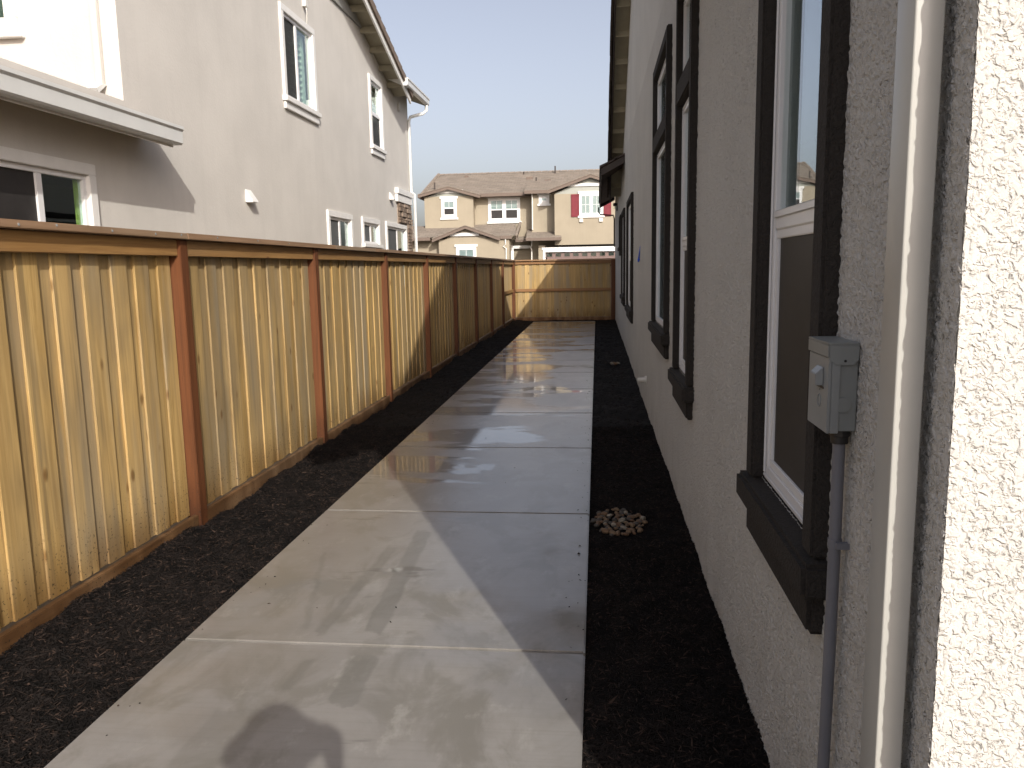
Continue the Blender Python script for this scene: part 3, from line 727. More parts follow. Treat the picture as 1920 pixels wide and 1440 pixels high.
bt = MB().prism([(WX - .001, 10.45, 1.86), (WX - .004, 10.48, 1.86), (WX - .022, 10.60, 1.70), (WX - .028, 10.62, 1.655), (WX - .012, 10.64, 1.645), (WX - .001, 10.62, 1.70)], (0, .012, .0))
bt.tube([(WX - .016, 10.52, 1.68), (WX - .016, 10.66, 1.68)], .014, 10)
tag(bt.build('tape_tag', MT['blue']), 'blue plastic tape tag stuck to the right stucco wall between the windows', 'tape')
wl = thing('wall_lamp', 'small dark outdoor wall lamp under the far eave', 'lamp', (WX, 22.2, 3.2))
for nm, m_, mt in (('bracket', MB().box(-.03, 0, -.05, .05, -.10, .10), 'metal_dark'), ('shade', MB().box(-.12, -.032, -.06, .06, .03, .11), 'metal_dark'), ('lens', MB().box(-.105, -.04, -.045, .045, -.05, .028), 'glass')):
    m_.build(nm, MT[mt], wl, bevel=.006)

# ================================================================== FENCES
PX = -2.535                               # face of the posts
PYS = [-2.6, -.15, 2.27, 4.69, 7.03, 9.46, 11.82, 14.25, 16.72, 19.2, 21.62]
LF = thing('wooden_fence', 'long honey coloured board fence with red brown posts along the left of the walk', 'fence', (-2.6, 11, 0))
LF.location = (0, 0, 0)
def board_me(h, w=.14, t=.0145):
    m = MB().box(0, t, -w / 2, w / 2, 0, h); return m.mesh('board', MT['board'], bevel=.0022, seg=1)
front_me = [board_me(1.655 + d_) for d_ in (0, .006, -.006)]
back_me = [board_me(1.65 + d_) for d_ in (0, .008, -.012)]
END = 24.36
for i, p0 in enumerate(PYS):
    p1 = PYS[i + 1] if i + 1 < len(PYS) else END
    if p1 < 1.0: continue
    MB().box(PX - .09, PX, p0 - .045, p0 + .045, -.12, 1.808).build('post', MT['post'], LF, bevel=.004)
    a, b = p0 + .0465, p1 - .0465
    last = p1 == END
    MB().box(PX - .055, PX - .017, a, b, 1.708, 1.806).build('top_rail', MT['trim_y'], LF, bevel=.004)
    MB().box(PX - .052, PX - .014, a, b, -.12, .068).build('kickboard', MT['kick_y'], LF, bevel=.004)
    MB().box(PX - .135, PX - .098, a, b, 1.66, 1.80).build('back_rail', MT['trim_y'], LF)
    npair = round((b - a) / .243); pitch = (b - a) / npair
    fx = PX - .058 if not last else PX - .075
    for k in range(npair):
        yc = a + (k + .62) * pitch + random.uniform(-.008, .008)
        if yc + .07 > b: yc = b - .072
        o = link('board', random.choice(front_me), LF, (fx - .017 + random.uniform(-.0015, .0015), yc, .069))
        o.rotation_euler = (random.uniform(-.003, .003), 0, random.uniform(-.012, .012))
        o = link('board', random.choice(back_me), LF, (fx - .0325 + random.uniform(-.0006, .0006), a + (k + .12) * pitch + random.uniform(-.01, .01), .069))
        if o.location.y - .07 < a - .02: o.location.y = a + .055
    if last:
        MB().box(PX - .073, PX - .035, a, b, .86, .95).build('middle_rail', MT['trim_y'], LF, bevel=.004)
cy = [-2.6, .35, 2.24, 4.70, 7.5, 8.9, 9.46, 11.8, 14.3, 16.7, 19.2, 21.6, 24.55]
for a, b in zip(cy[:-1], cy[1:]):
    if b < 1: continue
    MB().box(PX - .125, PX + .028, a + .001, b - .001, 1.8095 + random.uniform(0, .001), 1.848 + random.uniform(-.001, .001)).build('cap_rail', MT['cap_y'], LF, bevel=.004)
# nail heads on the edge of the cap and on the posts
nm_me = MB().tube([(0, 0, 0), (.0025, 0, 0)], .0065, 8).mesh('nail', MT['box_edge'])
for y in (3.28, 3.5, 3.9, 4.35, 4.62, 5.1, 5.7, 6.3):
    link('nail', nm_me, LF, (PX + .0285, y + random.uniform(-.03, .03), 1.83 + random.uniform(-.006, .006)))

FF = thing('wooden_fence', 'honey coloured board fence with a middle rail closing the far end of the walk', 'fence', (-1, 24.6, 0))
FF.location = (0, 0, 0)
FY = 24.60
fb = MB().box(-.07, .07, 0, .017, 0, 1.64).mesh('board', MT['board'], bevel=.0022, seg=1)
MB().box(PX - .09, PX + .012, 24.372, 24.46, -.12, 1.808).build('post', MT['post'], FF, bevel=.004)
MB().box(.425, .553, FY - .09, FY - .002, -.12, 1.845).build('post', MT['post'], FF, bevel=.004)
a, b = PX + .014, .423
MB().box(a, b, FY + .045, FY + .08, 1.66, 1.80).build('back_rail', MT['trim_x'], FF)
npair = 13; pitch = (b - a) / npair
for k in range(npair):
    o = link('board', fb, FF, (a + (k + .55) * pitch + random.uniform(-.006, .006), FY + random.uniform(-.001, .001), .069))
    if k: link('board', fb, FF, (a + (k + .05) * pitch, FY + .0185, .069))
link('board', fb, FF, (a + .02, FY + .019, .069)); link('board', fb, FF, (b - .069, FY + .019, .069))
MB().box(a, b, FY - .042, FY - .003, 1.705, 1.803).build('top_rail', MT['trim_x'], FF, bevel=.004)
MB().box(a, b, FY - .042, FY - .003, .865, .955).build('middle_rail', MT['trim_x'], FF, bevel=.004)
MB().box(a, b, FY - .042, FY - .003, -.12, .066).build('kickboard', MT['kick_x'], FF, bevel=.004)
MB().box(PX - .0, .550, FY - .10, FY + .06, 1.8065, 1.8445).build('cap_rail', MT['cap_x'], FF, bevel=.004)

# ================================================================== LEFT HOUSE
LH = thing('house', 'tall pale two storey stucco house with white trim rising behind the left fence', 'house')
LX = -4.5; LA, LB = 7.42, 19.2
LWIN = [dict(n='W1', y=(11.45, 12.83), z=(4.13, 5.41), split='v', mid=12.10), dict(n='W2', y=(15.9, 16.86), z=(4.10, 5.46), split='h', mid=4.745),
        dict(n='LW1', y=(13.05, 14.40), z=(1.2, 2.62), split='v', mid=13.74), dict(n='LW2', y=(15.02, 16.27), z=(2.13, 2.63), split='v', mid=15.68),
        dict(n='LW3', y=(16.76, 18.62), z=(1.2, 2.64), split='v', mid=17.80), dict(n='SL', y=(5.1, 6.83), z=(.2, 2.58), split='v', mid=6.13)]
CS = .10
holes = [(w['y'][0] + CS, w['y'][1] - CS, w['z'][0] + (.0), w['z'][1] - CS) for w in LWIN]
ym = [h for q in holes for h in q[:2]]; zm = [h for q in holes for h in q[2:]]
me = grid_mesh('side_wall', cuts(1.0, LA, .6, ym), cuts(-.1, 3.25, .5, zm), holes, lambda A, B: (A * 0 + LX, A, B), MT['stucco_left'], smooth=False); me.flip_normals()
link('side_wall', me, LH)
me = grid_mesh('side_wall', cuts(LA, LB, .6, ym), cuts(-.1, 5.95, .5, zm), holes, lambda A, B: (A * 0 + LX, A, B), MT['stucco_left'], smooth=False); me.flip_normals()
link('side_wall', me, LH)
LPY, LPZ, LS = 12.6, 7.27, .325           # ridge of the gable (top of the roof)
lz = lambda y: LPZ - LS * abs(y - LPY)
MB().prism([(LX, LA, 5.95), (LX, 17.75, 5.95 - .0), (LX, 16.8, 6.19), (LX, 8.4, 6.19)], (-.15, 0, 0)).build('gable_wall', MT['stucco_left'], LH)
# board and batten above the frieze
MB().prism([(LX - .01, 8.6, 6.19), (LX - .01, 16.6, 6.19), (LX - .01, LPY, lz(LPY) - .1)], (-.1, 0, 0)).build('siding', MT['batten_left'], LH)
for k in range(-9, 10):
    y = LPY + k * .4; t = lz(y) - .24
    if t > 6.4: MB().box(LX - .008, LX + .012, y - .02, y + .02, 6.365, t).build('batten', MT['batten_left'], LH)
MB().box(LX + .001, LX + .035, 8.7, 16.55, 6.185, 6.36).build('frieze_board', MT['batten_left'], LH, bevel=.005)
nw = MB().box(-13, LX - .001, LA, LA + .15, 2.9, 5.95).box(-13, LX - .16, LB - .15, LB, -.1, 5.95).box(-13, LX - .01, .9, 1.0, -.1, 3.25).box(-13.1, -13, .9, LB, -.1, 5.95)
nw.build('end_wall', MT['stucco_left'], LH)
MB().box(-12.9, LX - .17, 1.0, LB - .16, 2.85, 2.9).box(-7.6, -7.5, 1.05, LB - .16, -.1, 5.9).build('interior', MT['room'], LH)
for w in LWIN:
    y0, y1 = w['y']; z0, z1 = w['z']; n_ = w['n']
    m = MB().frame('x', LX - .06, LX + .035, y0, y1, z0 - .001, z1, CS, CS, 0, CS)
    win = m.build('window', MT['white'], LH, bevel=.005)
    if n_ in ('W1', 'W2', 'LW2'):
        MB().box(LX - .05, LX + .075, y0 - .03, y1 + .03, z0 - .075, z0 - .003).box(LX + .001, LX + .04, y0, y1, z0 - .18, z0 - .077).build('sill', MT['white'], win, bevel=.006)
    a, b, c_, d_ = y0 + CS + .001, y1 - CS - .001, z0 + .001, z1 - CS - .001
    fm = MB().frame('x', LX - .055, LX - .002, a, b, c_, d_, .045, .045, .045, .045)
    if w['split'] == 'v':
        fm.box(LX - .05, LX - .006, w['mid'] - .035, w['mid'] + .035, c_ + .045, d_ - .045)
        panes = [(a + .045, w['mid'] - .035, c_ + .045, d_ - .045, 'L'), (w['mid'] + .035, b - .045, c_ + .045, d_ - .045, 'R')]
    else:
        fm.box(LX - .05, LX - .006, a + .045, b - .045, w['mid'] - .035, w['mid'] + .035)
        panes = [(a + .045, b - .045, c_ + .045, w['mid'] - .035, 'L'), (a + .045, b - .045, w['mid'] + .035, d_ - .045, 'R')]
    fm.build('window_frame', MT['vinyl'], win, bevel=.003)
    for (p, q, r, s_, side_) in panes:
        MB().box(LX - .035, LX - .03, p, q, r, s_).build('pane', MT['glass_green' if side_ == 'R' else 'glass'], win)
        if n_ in ('W1', 'W2'):
            nn = int((s_ - r) / .085)
            for k in range(nn):
                z = r + (k + .5) * (s_ - r) / nn
                o = MB().box(-.035, .035, p + .02, q - .02 - (.10 if side_ == 'R' and n_ == 'W1' else 0), -.005, .005).build('slat', MT['slat' if side_ == 'R' else 'screen_grey'], win)
                o.location = (LX - .14, 0, z); o.rotation_euler = (0, math.radians(35), 0)
            if n_ == 'W1' and side_ == 'R': MB().box(LX - .16, LX - .12, q - .11, q + .02, r, s_).build('shutter_stile', MT['slat'], win)
            MB().box(LX - .2, LX - .19, p - .02, q + .02, r, s_).build('blind_backing', MT['screen_grey'], win)
        if n_ in ('W1', 'W2') and side_ == 'L':
            MB().box(LX - .0275, LX - .0265, p, q, r, s_).build('screen', MT['mesh_screen'], win)
        elif side_ == 'L':
            MB().box(LX - .028, LX - .024, p, q, r, s_).build('screen', MT['screen_grey' if n_ != 'SL' else 'screen'], win)
        if n_ in ('LW1', 'LW2') and side_ == 'R':
            MB().box(LX - .30, LX - .28, p - .02 if n_ == 'LW1' else (p + q) / 2, q + .03, r, s_ - (.32 if n_ == 'LW1' else 0)).build('green_panel', MT['green'], win)
        if n_ == 'LW3':
            MB().box(LX - .30, LX - .28, p - .02, q + .03, r, s_).build('green_panel', MT['green_deep' if side_ == 'L' else 'slat'], win)
        if n_ == 'SL' and side_ == 'R':
            MB().box(LX - .075, LX - .06, q - .035, q + .11, r, s_).build('green_panel', MT['green'], win)
# roof of the tall part
LRX = -4.12
lr = []
for sg in (1, -1):
    ye = LPY + sg * 5.35
    q = [(LRX - .03, ye, lz(ye) - .05), (LRX - .03, LPY, LPZ - .05), (-13.4, LPY, LPZ - .05), (-13.4, ye, lz(ye) - .05)]
    rf = slab_roof('roof', q, .05, MT['soffit'], LH); lr.append(rf)
    MB().prism([(LRX - .028, ye, lz(ye) - .06), (LRX - .028, LPY, LPZ - .06), (LRX - .028, LPY, LPZ - .27), (LRX - .028, ye, lz(ye) - .27)], (.035, 0, 0)).build('barge_board', MT['white'], rf)
    k = .45
    while k < 5.2:
        y = LPY + sg * k; z = lz(y)
        MB().prism([(LX + .003, y - .03, z - .115 + sg * .01), (LX + .003, y + .03, z - .115 - sg * .01), (LX + .003, y + .03, z - .22), (LX + .003, y - .03, z - .22)], (LRX - LX - .035, 0, 0)).build('lookout', MT['soffit'], rf)
        k += .62
tl = .33; an = math.atan(LS)
lt_ = MB().prism([(.05, 0, .0), (.05, tl + .05, .0), (.05, tl + .05, .022), (.05, 0, .055)], (-.32, 0, 0)).box(.015, .052, 0, tl + .02, -.10, -.001)
lt_me = lt_.mesh('tile', MT['tile_left'])
for sg, rf in zip((1, -1), lr):
    k = 0
    while k * tl * math.cos(an) < 5.3:
        ye = LPY + sg * (5.38 - k * tl * math.cos(an))
        o = link('tile', lt_me, rf)
        mm = Matrix.Translation((LRX, ye, lz(ye) - .045))
        if sg < 0: mm = mm @ Matrix.Rotation(an, 4, 'X')
        else: mm = mm @ Matrix.Rotation(-an, 4, 'X') @ Matrix.Scale(-1, 4, (0, 1, 0))
        o.matrix_world = mm; k += 1
# eave returns
def lreturn(y0, y1, zb):
    rf = MB().prism([(LRX + .0, y0, zb + .19), (LX - .02, y0, zb + .36), (LX - .02, y0, zb + .30), (LRX, y0, zb + .13)], (0, y1 - y0, 0)).build('roof', MT['soffit'], LH)
    MB().prism([(LRX + .0, y0 - .02, zb + .13), (LX + .002, y0 - .02, zb + .30), (LX + .002, y0 - .02, zb + .17), (LRX, y0 - .02, zb + .0)], (0, .018, 0)).build('fascia', MT['white'], rf)
    for k in range(2):
        xa = LRX + .03 - k * .2; xb = xa - .26; zt = lambda x: zb + .19 + (LRX - x) * .45
        MB().prism([(xa, y0 - .04, zt(xa) + .05), (xb, y0 - .04, zt(xb) + .03), (xb, y0 - .04, zt(xb) + .004), (xa, y0 - .04, zt(xa) + .004)], (0, y1 - y0 + .04, 0)).build('tile', MT['tile_left'], rf)
    MB().prism([(LRX + .002, y0 - .02, zb + .16), (LRX + .115, y0 - .02, zb + .17), (LRX + .115, y0 - .02, zb + .14), (LRX + .10, y0 - .02, zb + .12), (LRX + .098, y0 - .02, zb + .03), (LRX + .08, y0 - .02, zb + .01), (LRX + .002, y0 - .02, zb + .01)], (0, y1 - y0, 0)).build('gutter', MT['gutter'], rf)
    MB().prism([(LRX + .001, y0, zb + .01), (LX + .002, y0, zb + .15), (LX + .002, y0, zb + .165), (LRX + .001, y0, zb + .025)], (0, y1 - y0, 0)).build('soffit', MT['soffit'], rf)
lreturn(17.30, 19.5, 5.50)
lreturn(5.6 + 1.4, 8.2, 5.50)
# drain pipe on the far corner
MB().tube([(LRX + .05, 19.35, 5.50), (LRX + .05, 19.35, 5.38), (LRX - .02, 19.3, 5.30), (LX + .08, 19.14, 5.20), (LX + .045, 19.12, 5.10), (LX + .045, 19.12, 3.46), (LX + .12, 19.13, 3.40), (LX + .12, 19.13, -.1)], .038, 8).build('drain_pipe', MT['gutter'], LH, smooth=True)
# band and ledge stone at the corner
MB().box(LX + .001, LX + .09, 17.68, 19.08, 3.30, 3.43).build('band', MT['white'], LH, bevel=.006)
MB().box(LX + .001, LX + .065, 17.70, 19.08, 3.13, 3.298).build('band', MT['white'], LH, bevel=.006)
sv = MB().box(LX + .001, LX + .02, 17.85, 19.10, 2.645, 3.128).box(LX + .001, LX + .02, 18.625, 19.10, 1.0, 2.645).build('stone_veneer', MT['ledge'], LH)
z = 1.3
while z < 3.10:
    h_ = random.uniform(.06, .115)
    if z + h_ > 3.125: h_ = 3.125 - z
    y = 17.87 if z > 2.66 else 18.64
    while y < 19.05:
        w_ = min(random.uniform(.16, .38), 19.09 - y)
        if w_ > .04:
            e = random.uniform(.02, .055)
            st_ = MB().box(LX + .021, LX + .021 + e, y + .006, y + w_ - .006, z + .005, z + h_ - .004)
            o = st_.build('stone', MT['ledge'], sv, bevel=.008)
        y += w_
    z += h_
for (yc, zt) in ((10.05, 2.67), (17.28, 3.29)):
    MB().prism([(LX + .001, yc - .09, zt), (LX + .10, yc - .09, zt - .15), (LX + .10, yc - .09, zt - .17), (LX + .001, yc - .09, zt - .17)], (0, .18, 0)).build('vent_hood', MT['white'], LH, bevel=.006)
MB().box(LX + .001, LX + .06, 12.42, 12.52, 5.64, 5.74).tube([(LX + .04, 12.47, 5.66), (LX + .06, 12.45, 5.55), (LX + .03, 12.50, 5.40)], .008, 6).build('junction_box', MT['pvc'], LH, smooth=True)
MB().tube([(LX, 18.3, 5.28), (LX + .05, 18.3, 5.28)], .10, 12).build('lamp_cap', MT['stucco_left'], LH, smooth=True)
# low roof in front of the tall part, with its gutter
lo = MB().prism([(-4.10, .6, 2.98), (-9.0, .6, 4.45), (-9.0, .6, 4.35), (-4.10, .6, 2.90)], (0, LA - .65 - .6 + .60, 0)).build('roof', MT['tile_left'], LH)
ge = 7.66
MB().prism([(-4.155, .6, 3.03), (-4.045, .6, 3.035), (-4.045, .6, 3.005), (-4.062, .6, 2.985), (-4.064, .6, 2.875), (-4.08, .6, 2.858), (-4.155, .6, 2.858)], (0, ge - .6, 0)).build('gutter', MT['gutter'], lo)
MB().prism([(-4.158, .6, 2.84), (-4.158, .6, 2.99), (-4.178, .6, 2.99), (-4.178, .6, 2.84)], (0, ge - .6 - .02, 0)).build('fascia', MT['white'], lo)
MB().prism([(-4.18, .6, 2.855), (LX + .002, .6, 2.95), (LX + .002, .6, 2.97), (-4.18, .6, 2.875)], (0, ge - .6 - .03, 0)).build('soffit', MT['soffit'], lo)
MB().prism([(-4.18, ge - .02, 2.84), (LX + .002, ge - .02, 2.95), (LX + .002, ge - .02, 3.13), (-4.18, ge - .02, 3.02)], (0, .02, 0)).build('fascia', MT['white'], lo)
MB().prism([(-4.06, ge - .6, 3.04), (LX + .002, ge - .6, 3.17), (LX + .002, ge - .6, 3.13), (-4.06, ge - .6, 3.0)], (0, .62, 0)).build('tile', MT['tile_left'], lo)
# window and pipe on the wall that faces the walk's near end
ew = MB().frame('y', LA - .035, LA - .001, -6.6, -5.50, 3.95, 5.3, .12, .12, .10, .12).build('window', MT['white'], LH, bevel=.005)
MB().box(-6.65, -5.44, LA - .075, LA - .001, 3.86, 3.945).build('sill', MT['white'], ew, bevel=.006)
MB().box(-6.48, -5.62, LA - .022, LA - .018, 4.05, 5.18).build('pane', MT['glass_green'], ew)
MB().box(-6.48, -5.62, LA - .012, LA - .002, 4.05, 5.18).build('blind', MT['screen_grey'], ew)
ep = MB(); pr = rrect(-4.70, LA - .035, .035, .027, .006)
ep.prism([(x, y, 3.40) for x, y in pr], (0, 0, 2.2)); ep.build('drain_pipe', MT['stucco_left'], LH, smooth=True)
MB().prism([(-4.745, LA - .07, 3.40), (-4.745, LA - .005, 3.40), (-4.745, LA - .14, 3.30), (-4.745, LA - .17, 3.34)][::1], (.09, 0, 0)).build('drain_elbow', MT['gutter'], LH)

# ================================================================== FAR HOUSE
FH = thing('house', 'beige two storey house with brown tile roofs and red window shutters beyond the far fence', 'house')
D = 43.0
def fx(u, v=420, y=D): return float(at_y(u, v, y)[0])
def fz(u, v, y=D): return float(at_y(u, v, y)[2])
def wall_y(name, x0, x1, z0, z1, y, depth, mat='stucco_far'):
    return MB().box(x0, x1, y, y + depth, z0, z1).build(name, MT[mat], FH)
x_l, x_b, x_c, x_d, x_e = fx(797), fx(888), fx(997), fx(1040), 3.2
MD = D - .15
wall_y('upper_wall', x_l, x_b, -.1, 5.50, D, 8)
wall_y('upper_wall', x_b + .002, fx(1003), -.1, 5.6, D + .6, 7.4)
wall_y('upper_wall', fx(997, 420, MD), fx(1040, 420, MD) + .3, -.1, 5.6, MD, 8)
GD = D - 1.15
gx0 = fx(1040, 420, GD)
wall_y('garage_wall', gx0, 4.2, 2.75, 5.35, GD, 8)
gdx0, gdx1 = fx(1022, 475, GD), 2.9
wall_y('garage_wall', fx(990, 470, GD) + .55, gdx0, -.1, 2.75, GD, 8)
wall_y('garage_wall', gdx1, 4.2, -.1, 2.75, GD, 8)
# gables
def gable(u0, v0, up, vp, u1, v1, y, ztop_wall, frieze=None, over=.22, back=6.0, bat=True):
    p0, pk = at_y(u0, v0, y - over), at_y(up, vp, y - over)
    p1 = np.array([2 * pk[0] - p0[0], y - over, p0[2]]) if u1 is None else at_y(u1, v1, y - over)
    for s_, e in ((0, p0), (1, p1)):
        q = [(e[0], y - over, e[2]), (e[0], y + back, e[2]), (pk[0], y + back, pk[2]), (pk[0], y - over, pk[2])]
        if s_: q = [q[1], q[0], q[3], q[2]]
        q = [Vector(t) for t in q]
        rf = roof_courses('roof', [q[0], q[1], q[2], q[3]] if not s_ else [q[0], q[1], q[2], q[3]], .33, .33, MT['tile_far'], FH)
        slab_roof('soffit', [tuple(t - Vector((0, 0, .02))) for t in q], .05, MT['fascia_far'], rf)
        MB().prism([(e[0], y - over - .03, e[2] - .01), (pk[0], y - over - .03, pk[2] - .01), (pk[0], y - over - .03, pk[2] - .15), (e[0], y - over - .03, e[2] - .15)], (0, .028, 0)).build('barge_board', MT['fascia_far'], rf)
        dx = pk[0] - e[0]; dz = pk[2] - e[2]; L = math.hypot(dx, dz); nn = int(L / .33)
        for k in range(nn):
            a0, a1 = k / nn, (k + 1) / nn
            A = Vector((e[0] + dx * a0, y - over - .05, e[2] + dz * a0)); B = Vector((e[0] + dx * a1, y - over - .05, e[2] + dz * a1))
            MB().prism([tuple(A + Vector((0, 0, .005))), tuple(B + Vector((0, 0, .005))), tuple(B + Vector((0, 0, .03))), tuple(A + Vector((0, 0, .05)))], (0, .28, 0)).build('rake_tile', MT['tile_farp'], rf)
    w0, w1 = p0[0] + .42, p1[0] - .42
    sl = (pk[2] - p0[2]) / (pk[0] - p0[0])
    zz0 = p0[2] - .1
    if ztop_wall:
        MB().prism([(w0, y + .03, ztop_wall), (w1, y + .03, ztop_wall), (w1, y + .03, zz0), (pk[0], y + .03, pk[2] - .12), (w0, y + .03, zz0)] if ztop_wall < zz0 else [(w0, y + .03, zz0), (w1, y + .03, zz0), (pk[0], y + .03, pk[2] - .12)], (0, .2, 0)).build('gable_wall', MT['batten' if bat else 'stucco_far'], FH)
    return p0, pk, p1, sl
gable(783, 366, 840, 350, 900, 366, D, 5.45)
gable(1026, 358, 1107, 327, None, None, GD, 5.30)
def bandf(u0, u1, v0, v1, y):
    MB().box(fx(u0, v0, y), fx(u1, v0, y), y - .035, y + .02, fz(u0, v1, y), fz(u0, v0, y)).build('frieze_board', MT['white'], FH)
bandf(815, 868, 357, 363, D); bandf(1063, 1152, 344.5, 350, GD)
for k in range(8):
    u = 1070 + k * 11.5
    MB().box(fx(u, 340, GD) - .02, fx(u, 340, GD) + .02, GD + .012, GD + .032, fz(u, 344, GD), fz(u, 344, GD) + max(.05, .33 * (fx(min(u, 2 * 1107 - u), 340, GD) - fx(1052, 340, GD)) - .16)).build('batten', MT['batten'], FH)
# main hip roof
def P3(u, v, y): return tuple(at_y(u, v, y))
eL = at_y(783, 366, D - .3); eav = [eL[0] + .1, D + .25, 5.50]
RY = D + 4.9
rl, rr = at_y(823, 328.5, RY), at_y(1122, 318.5, RY); rr[2] = rl[2]
main = roof_courses('roof', [(eL[0], D + .1, 5.46), (6.0, D + .1, 5.46), (6.0, RY, rl[2]), (rl[0], RY, rl[2])], .33, .33, MT['tile_far'], FH)
roof_courses('roof', [(eL[0], 2 * RY - D, 5.46), (eL[0], D + .1, 5.46), (rl[0], RY, rl[2]), (rl[0], RY + .01, rl[2])], .33, .33, MT['tile_far'], FH)
roof_courses('roof', [(6.0, 2 * RY - D, 5.46), (eL[0], 2 * RY - D, 5.46), (rl[0], RY, rl[2]), (6.0, RY, rl[2])], .33, .33, MT['tile_far'], FH)
MB().prism([(eL[0], D + .15, 5.40), (6, D + .15, 5.40), (6, D + 8, 5.40), (eL[0], D + 8, 5.40)], (0, 0, .03)).build('soffit', MT['fascia_far'], main)
n = 40
for k in range(n):        # ridge tiles
    a = rl[0] + (6.0 - rl[0]) * k / n; b = rl[0] + (6.0 - rl[0]) * (k + 1) / n
    MB().prism([(a, RY - .12, rl[2] - .02), (a, RY, rl[2] + .07), (a, RY + .12, rl[2] - .02)], (b - a - .02, 0, .012)).build('ridge_tile', MT['tile_farp'], main)
n = 22
h0, h1 = Vector((eL[0], D + .1, 5.46)), Vector((rl[0], RY, rl[2]))
for k in range(n):
    a, b = h0.lerp(h1, k / n), h0.lerp(h1, (k + .93) / n)
    MB().tube([tuple(a + Vector((0, 0, .05))), tuple(b + Vector((0, 0, .03)))], .10, 6).build('hip_tile', MT['tile_farp'], main)
def eavebox(u0, u1, v0, v1, y):
    MB().box(fx(u0, v0, y), fx(u1, v0, y), y - .06, y + .06, fz((u0 + u1) / 2, v1, y), fz((u0 + u1) / 2, v0, y)).build('fascia', MT['fascia_far'], main)
    MB().box(fx(u0, v0, y), fx(u1, v0, y), y + .07, y + .9, fz((u0 + u1) / 2, v1, y) + .02, fz((u0 + u1) / 2, v1, y) + .06).build('soffit', MT['fascia_far'], main)
eavebox(899, 984, 362, 368, D + .05); eavebox(983, 1027, 357, 363, D - .45)
roof_courses('roof', [(fx(983, 357, D - .45), D - .45, fz(1000, 357, D - .45)), (gx0 + .6, D - .45, fz(1000, 357, D - .45)), (gx0 + .6, D + 2.4, 6.42), (fx(983, 357, D - .45), D + 2.4, 6.42)], .33, .33, MT['tile_far'], FH)
def fwin(u0, v0, u1, v1, y, cols=1, hung=True, gr=1, sill=True, head=True, cs=.13, label=None):
    x0, x1 = fx(u0, v0, y), fx(u1, v0, y); z1, z0 = fz((u0 + u1) / 2, v0, y), fz((u0 + u1) / 2, v1, y)
    m = MB().frame('y', y - .04, y - .001, x0, x1, z0, z1, cs, cs, cs, cs * .9)
    for k in range(1, cols): m.box(x0 + (x1 - x0) * k / cols - cs * .5, x0 + (x1 - x0) * k / cols + cs * .5, y - .038, y - .001, z0 + cs, z1 - cs * .9)
    win = m.build('window', MT['white'], FH, bevel=.006)
    if head: MB().box(x0 - .07, x1 + .07, y - .065, y - .001, z1 + .002, z1 + .13).build('head_trim', MT['white'], win, bevel=.006)
    if sill: MB().box(x0 - .07, x1 + .07, y - .07, y - .001, z0 - .11, z0 - .002).build('sill', MT['white'], win, bevel=.006)
    for k in range(cols):
        a = x0 + (x1 - x0) * k / cols + (cs if k == 0 else cs * .5) + .001; b = x0 + (x1 - x0) * (k + 1) / cols - (cs if k == cols - 1 else cs * .5) - .001
        c_, d_ = z0 + cs + .001, z1 - cs * .9 - .001; mz = (c_ + d_) / 2
        MB().box(a, b, y - .014, y - .010, c_, d_).build('pane', MT['glass'], win)
        MB().box(a, b, y - .006, y - .003, c_, d_).build('blind', MT['blind_sky_tint'], win)
        fr = MB().frame('y', y - .03, y - .004, a, b, c_, d_, .035, .035, .035, .035)
        if hung: fr.box(a + .036, b - .036, y - .028, y - .004, mz - .03, mz + .03)
        for q in range(1, gr + 1): fr.box(a + (b - a) * q / (gr + 1) - .011, a + (b - a) * q / (gr + 1) + .011, y - .02, y - .0145, (mz + .03) if hung else c_ + .036, d_ - .036)
        if hung: MB().box(a + .036, b - .036, y - .0175, y - .0145, c_ + .036, mz - .031).build('screen', MT['screen'], win)
        if not hung and gr: fr.box(a + .036, b - .036, y - .0195, y - .0146, mz - .01, mz + .01)
        fr.build('window_frame', MT['vinyl'], win)
    return win
fwin(827, 373, 856, 408, D)
fwin(915, 371, 975, 415, D + .6, cols=2)
w3 = fwin(1010, 366, 1030, 382, MD, hung=False, gr=0)
w4 = fwin(1086, 363, 1131, 404, GD, cols=2, hung=False, gr=1, cs=.09)
for u in (1090, 1127): MB().box(fx(u, 408, GD) - .09, fx(u, 408, GD) + .09, GD - .09, GD - .001, fz(1107, 416, GD), fz(1107, 409.5, GD)).build('corbel', MT['white'], w4)
for (u0, u1) in ((1071, 1085.5), (1132, 1146)):
    sh = MB().frame('y', GD - .05, GD - .001, fx(u0, 385, GD), fx(u1, 385, GD), fz(1108, 406, GD), fz(1108, 363.5, GD), .05, .05, .06, .06)
    sh.box(fx(u0, 385, GD) + .051, fx(u1, 385, GD) - .051, GD - .036, GD - .001, fz(1108, 406, GD) + .061, fz(1108, 363.5, GD) - .061)
    sh.box(fx(u0, 385, GD) + .051, fx(u1, 385, GD) - .051, GD - .047, GD - .0365, (fz(1108, 406, GD) + fz(1108, 363.5, GD)) / 2 - .03, (fz(1108, 406, GD) + fz(1108, 363.5, GD)) / 2 + .03)
    sh.build('shutter', MT['red'], FH, bevel=.004)
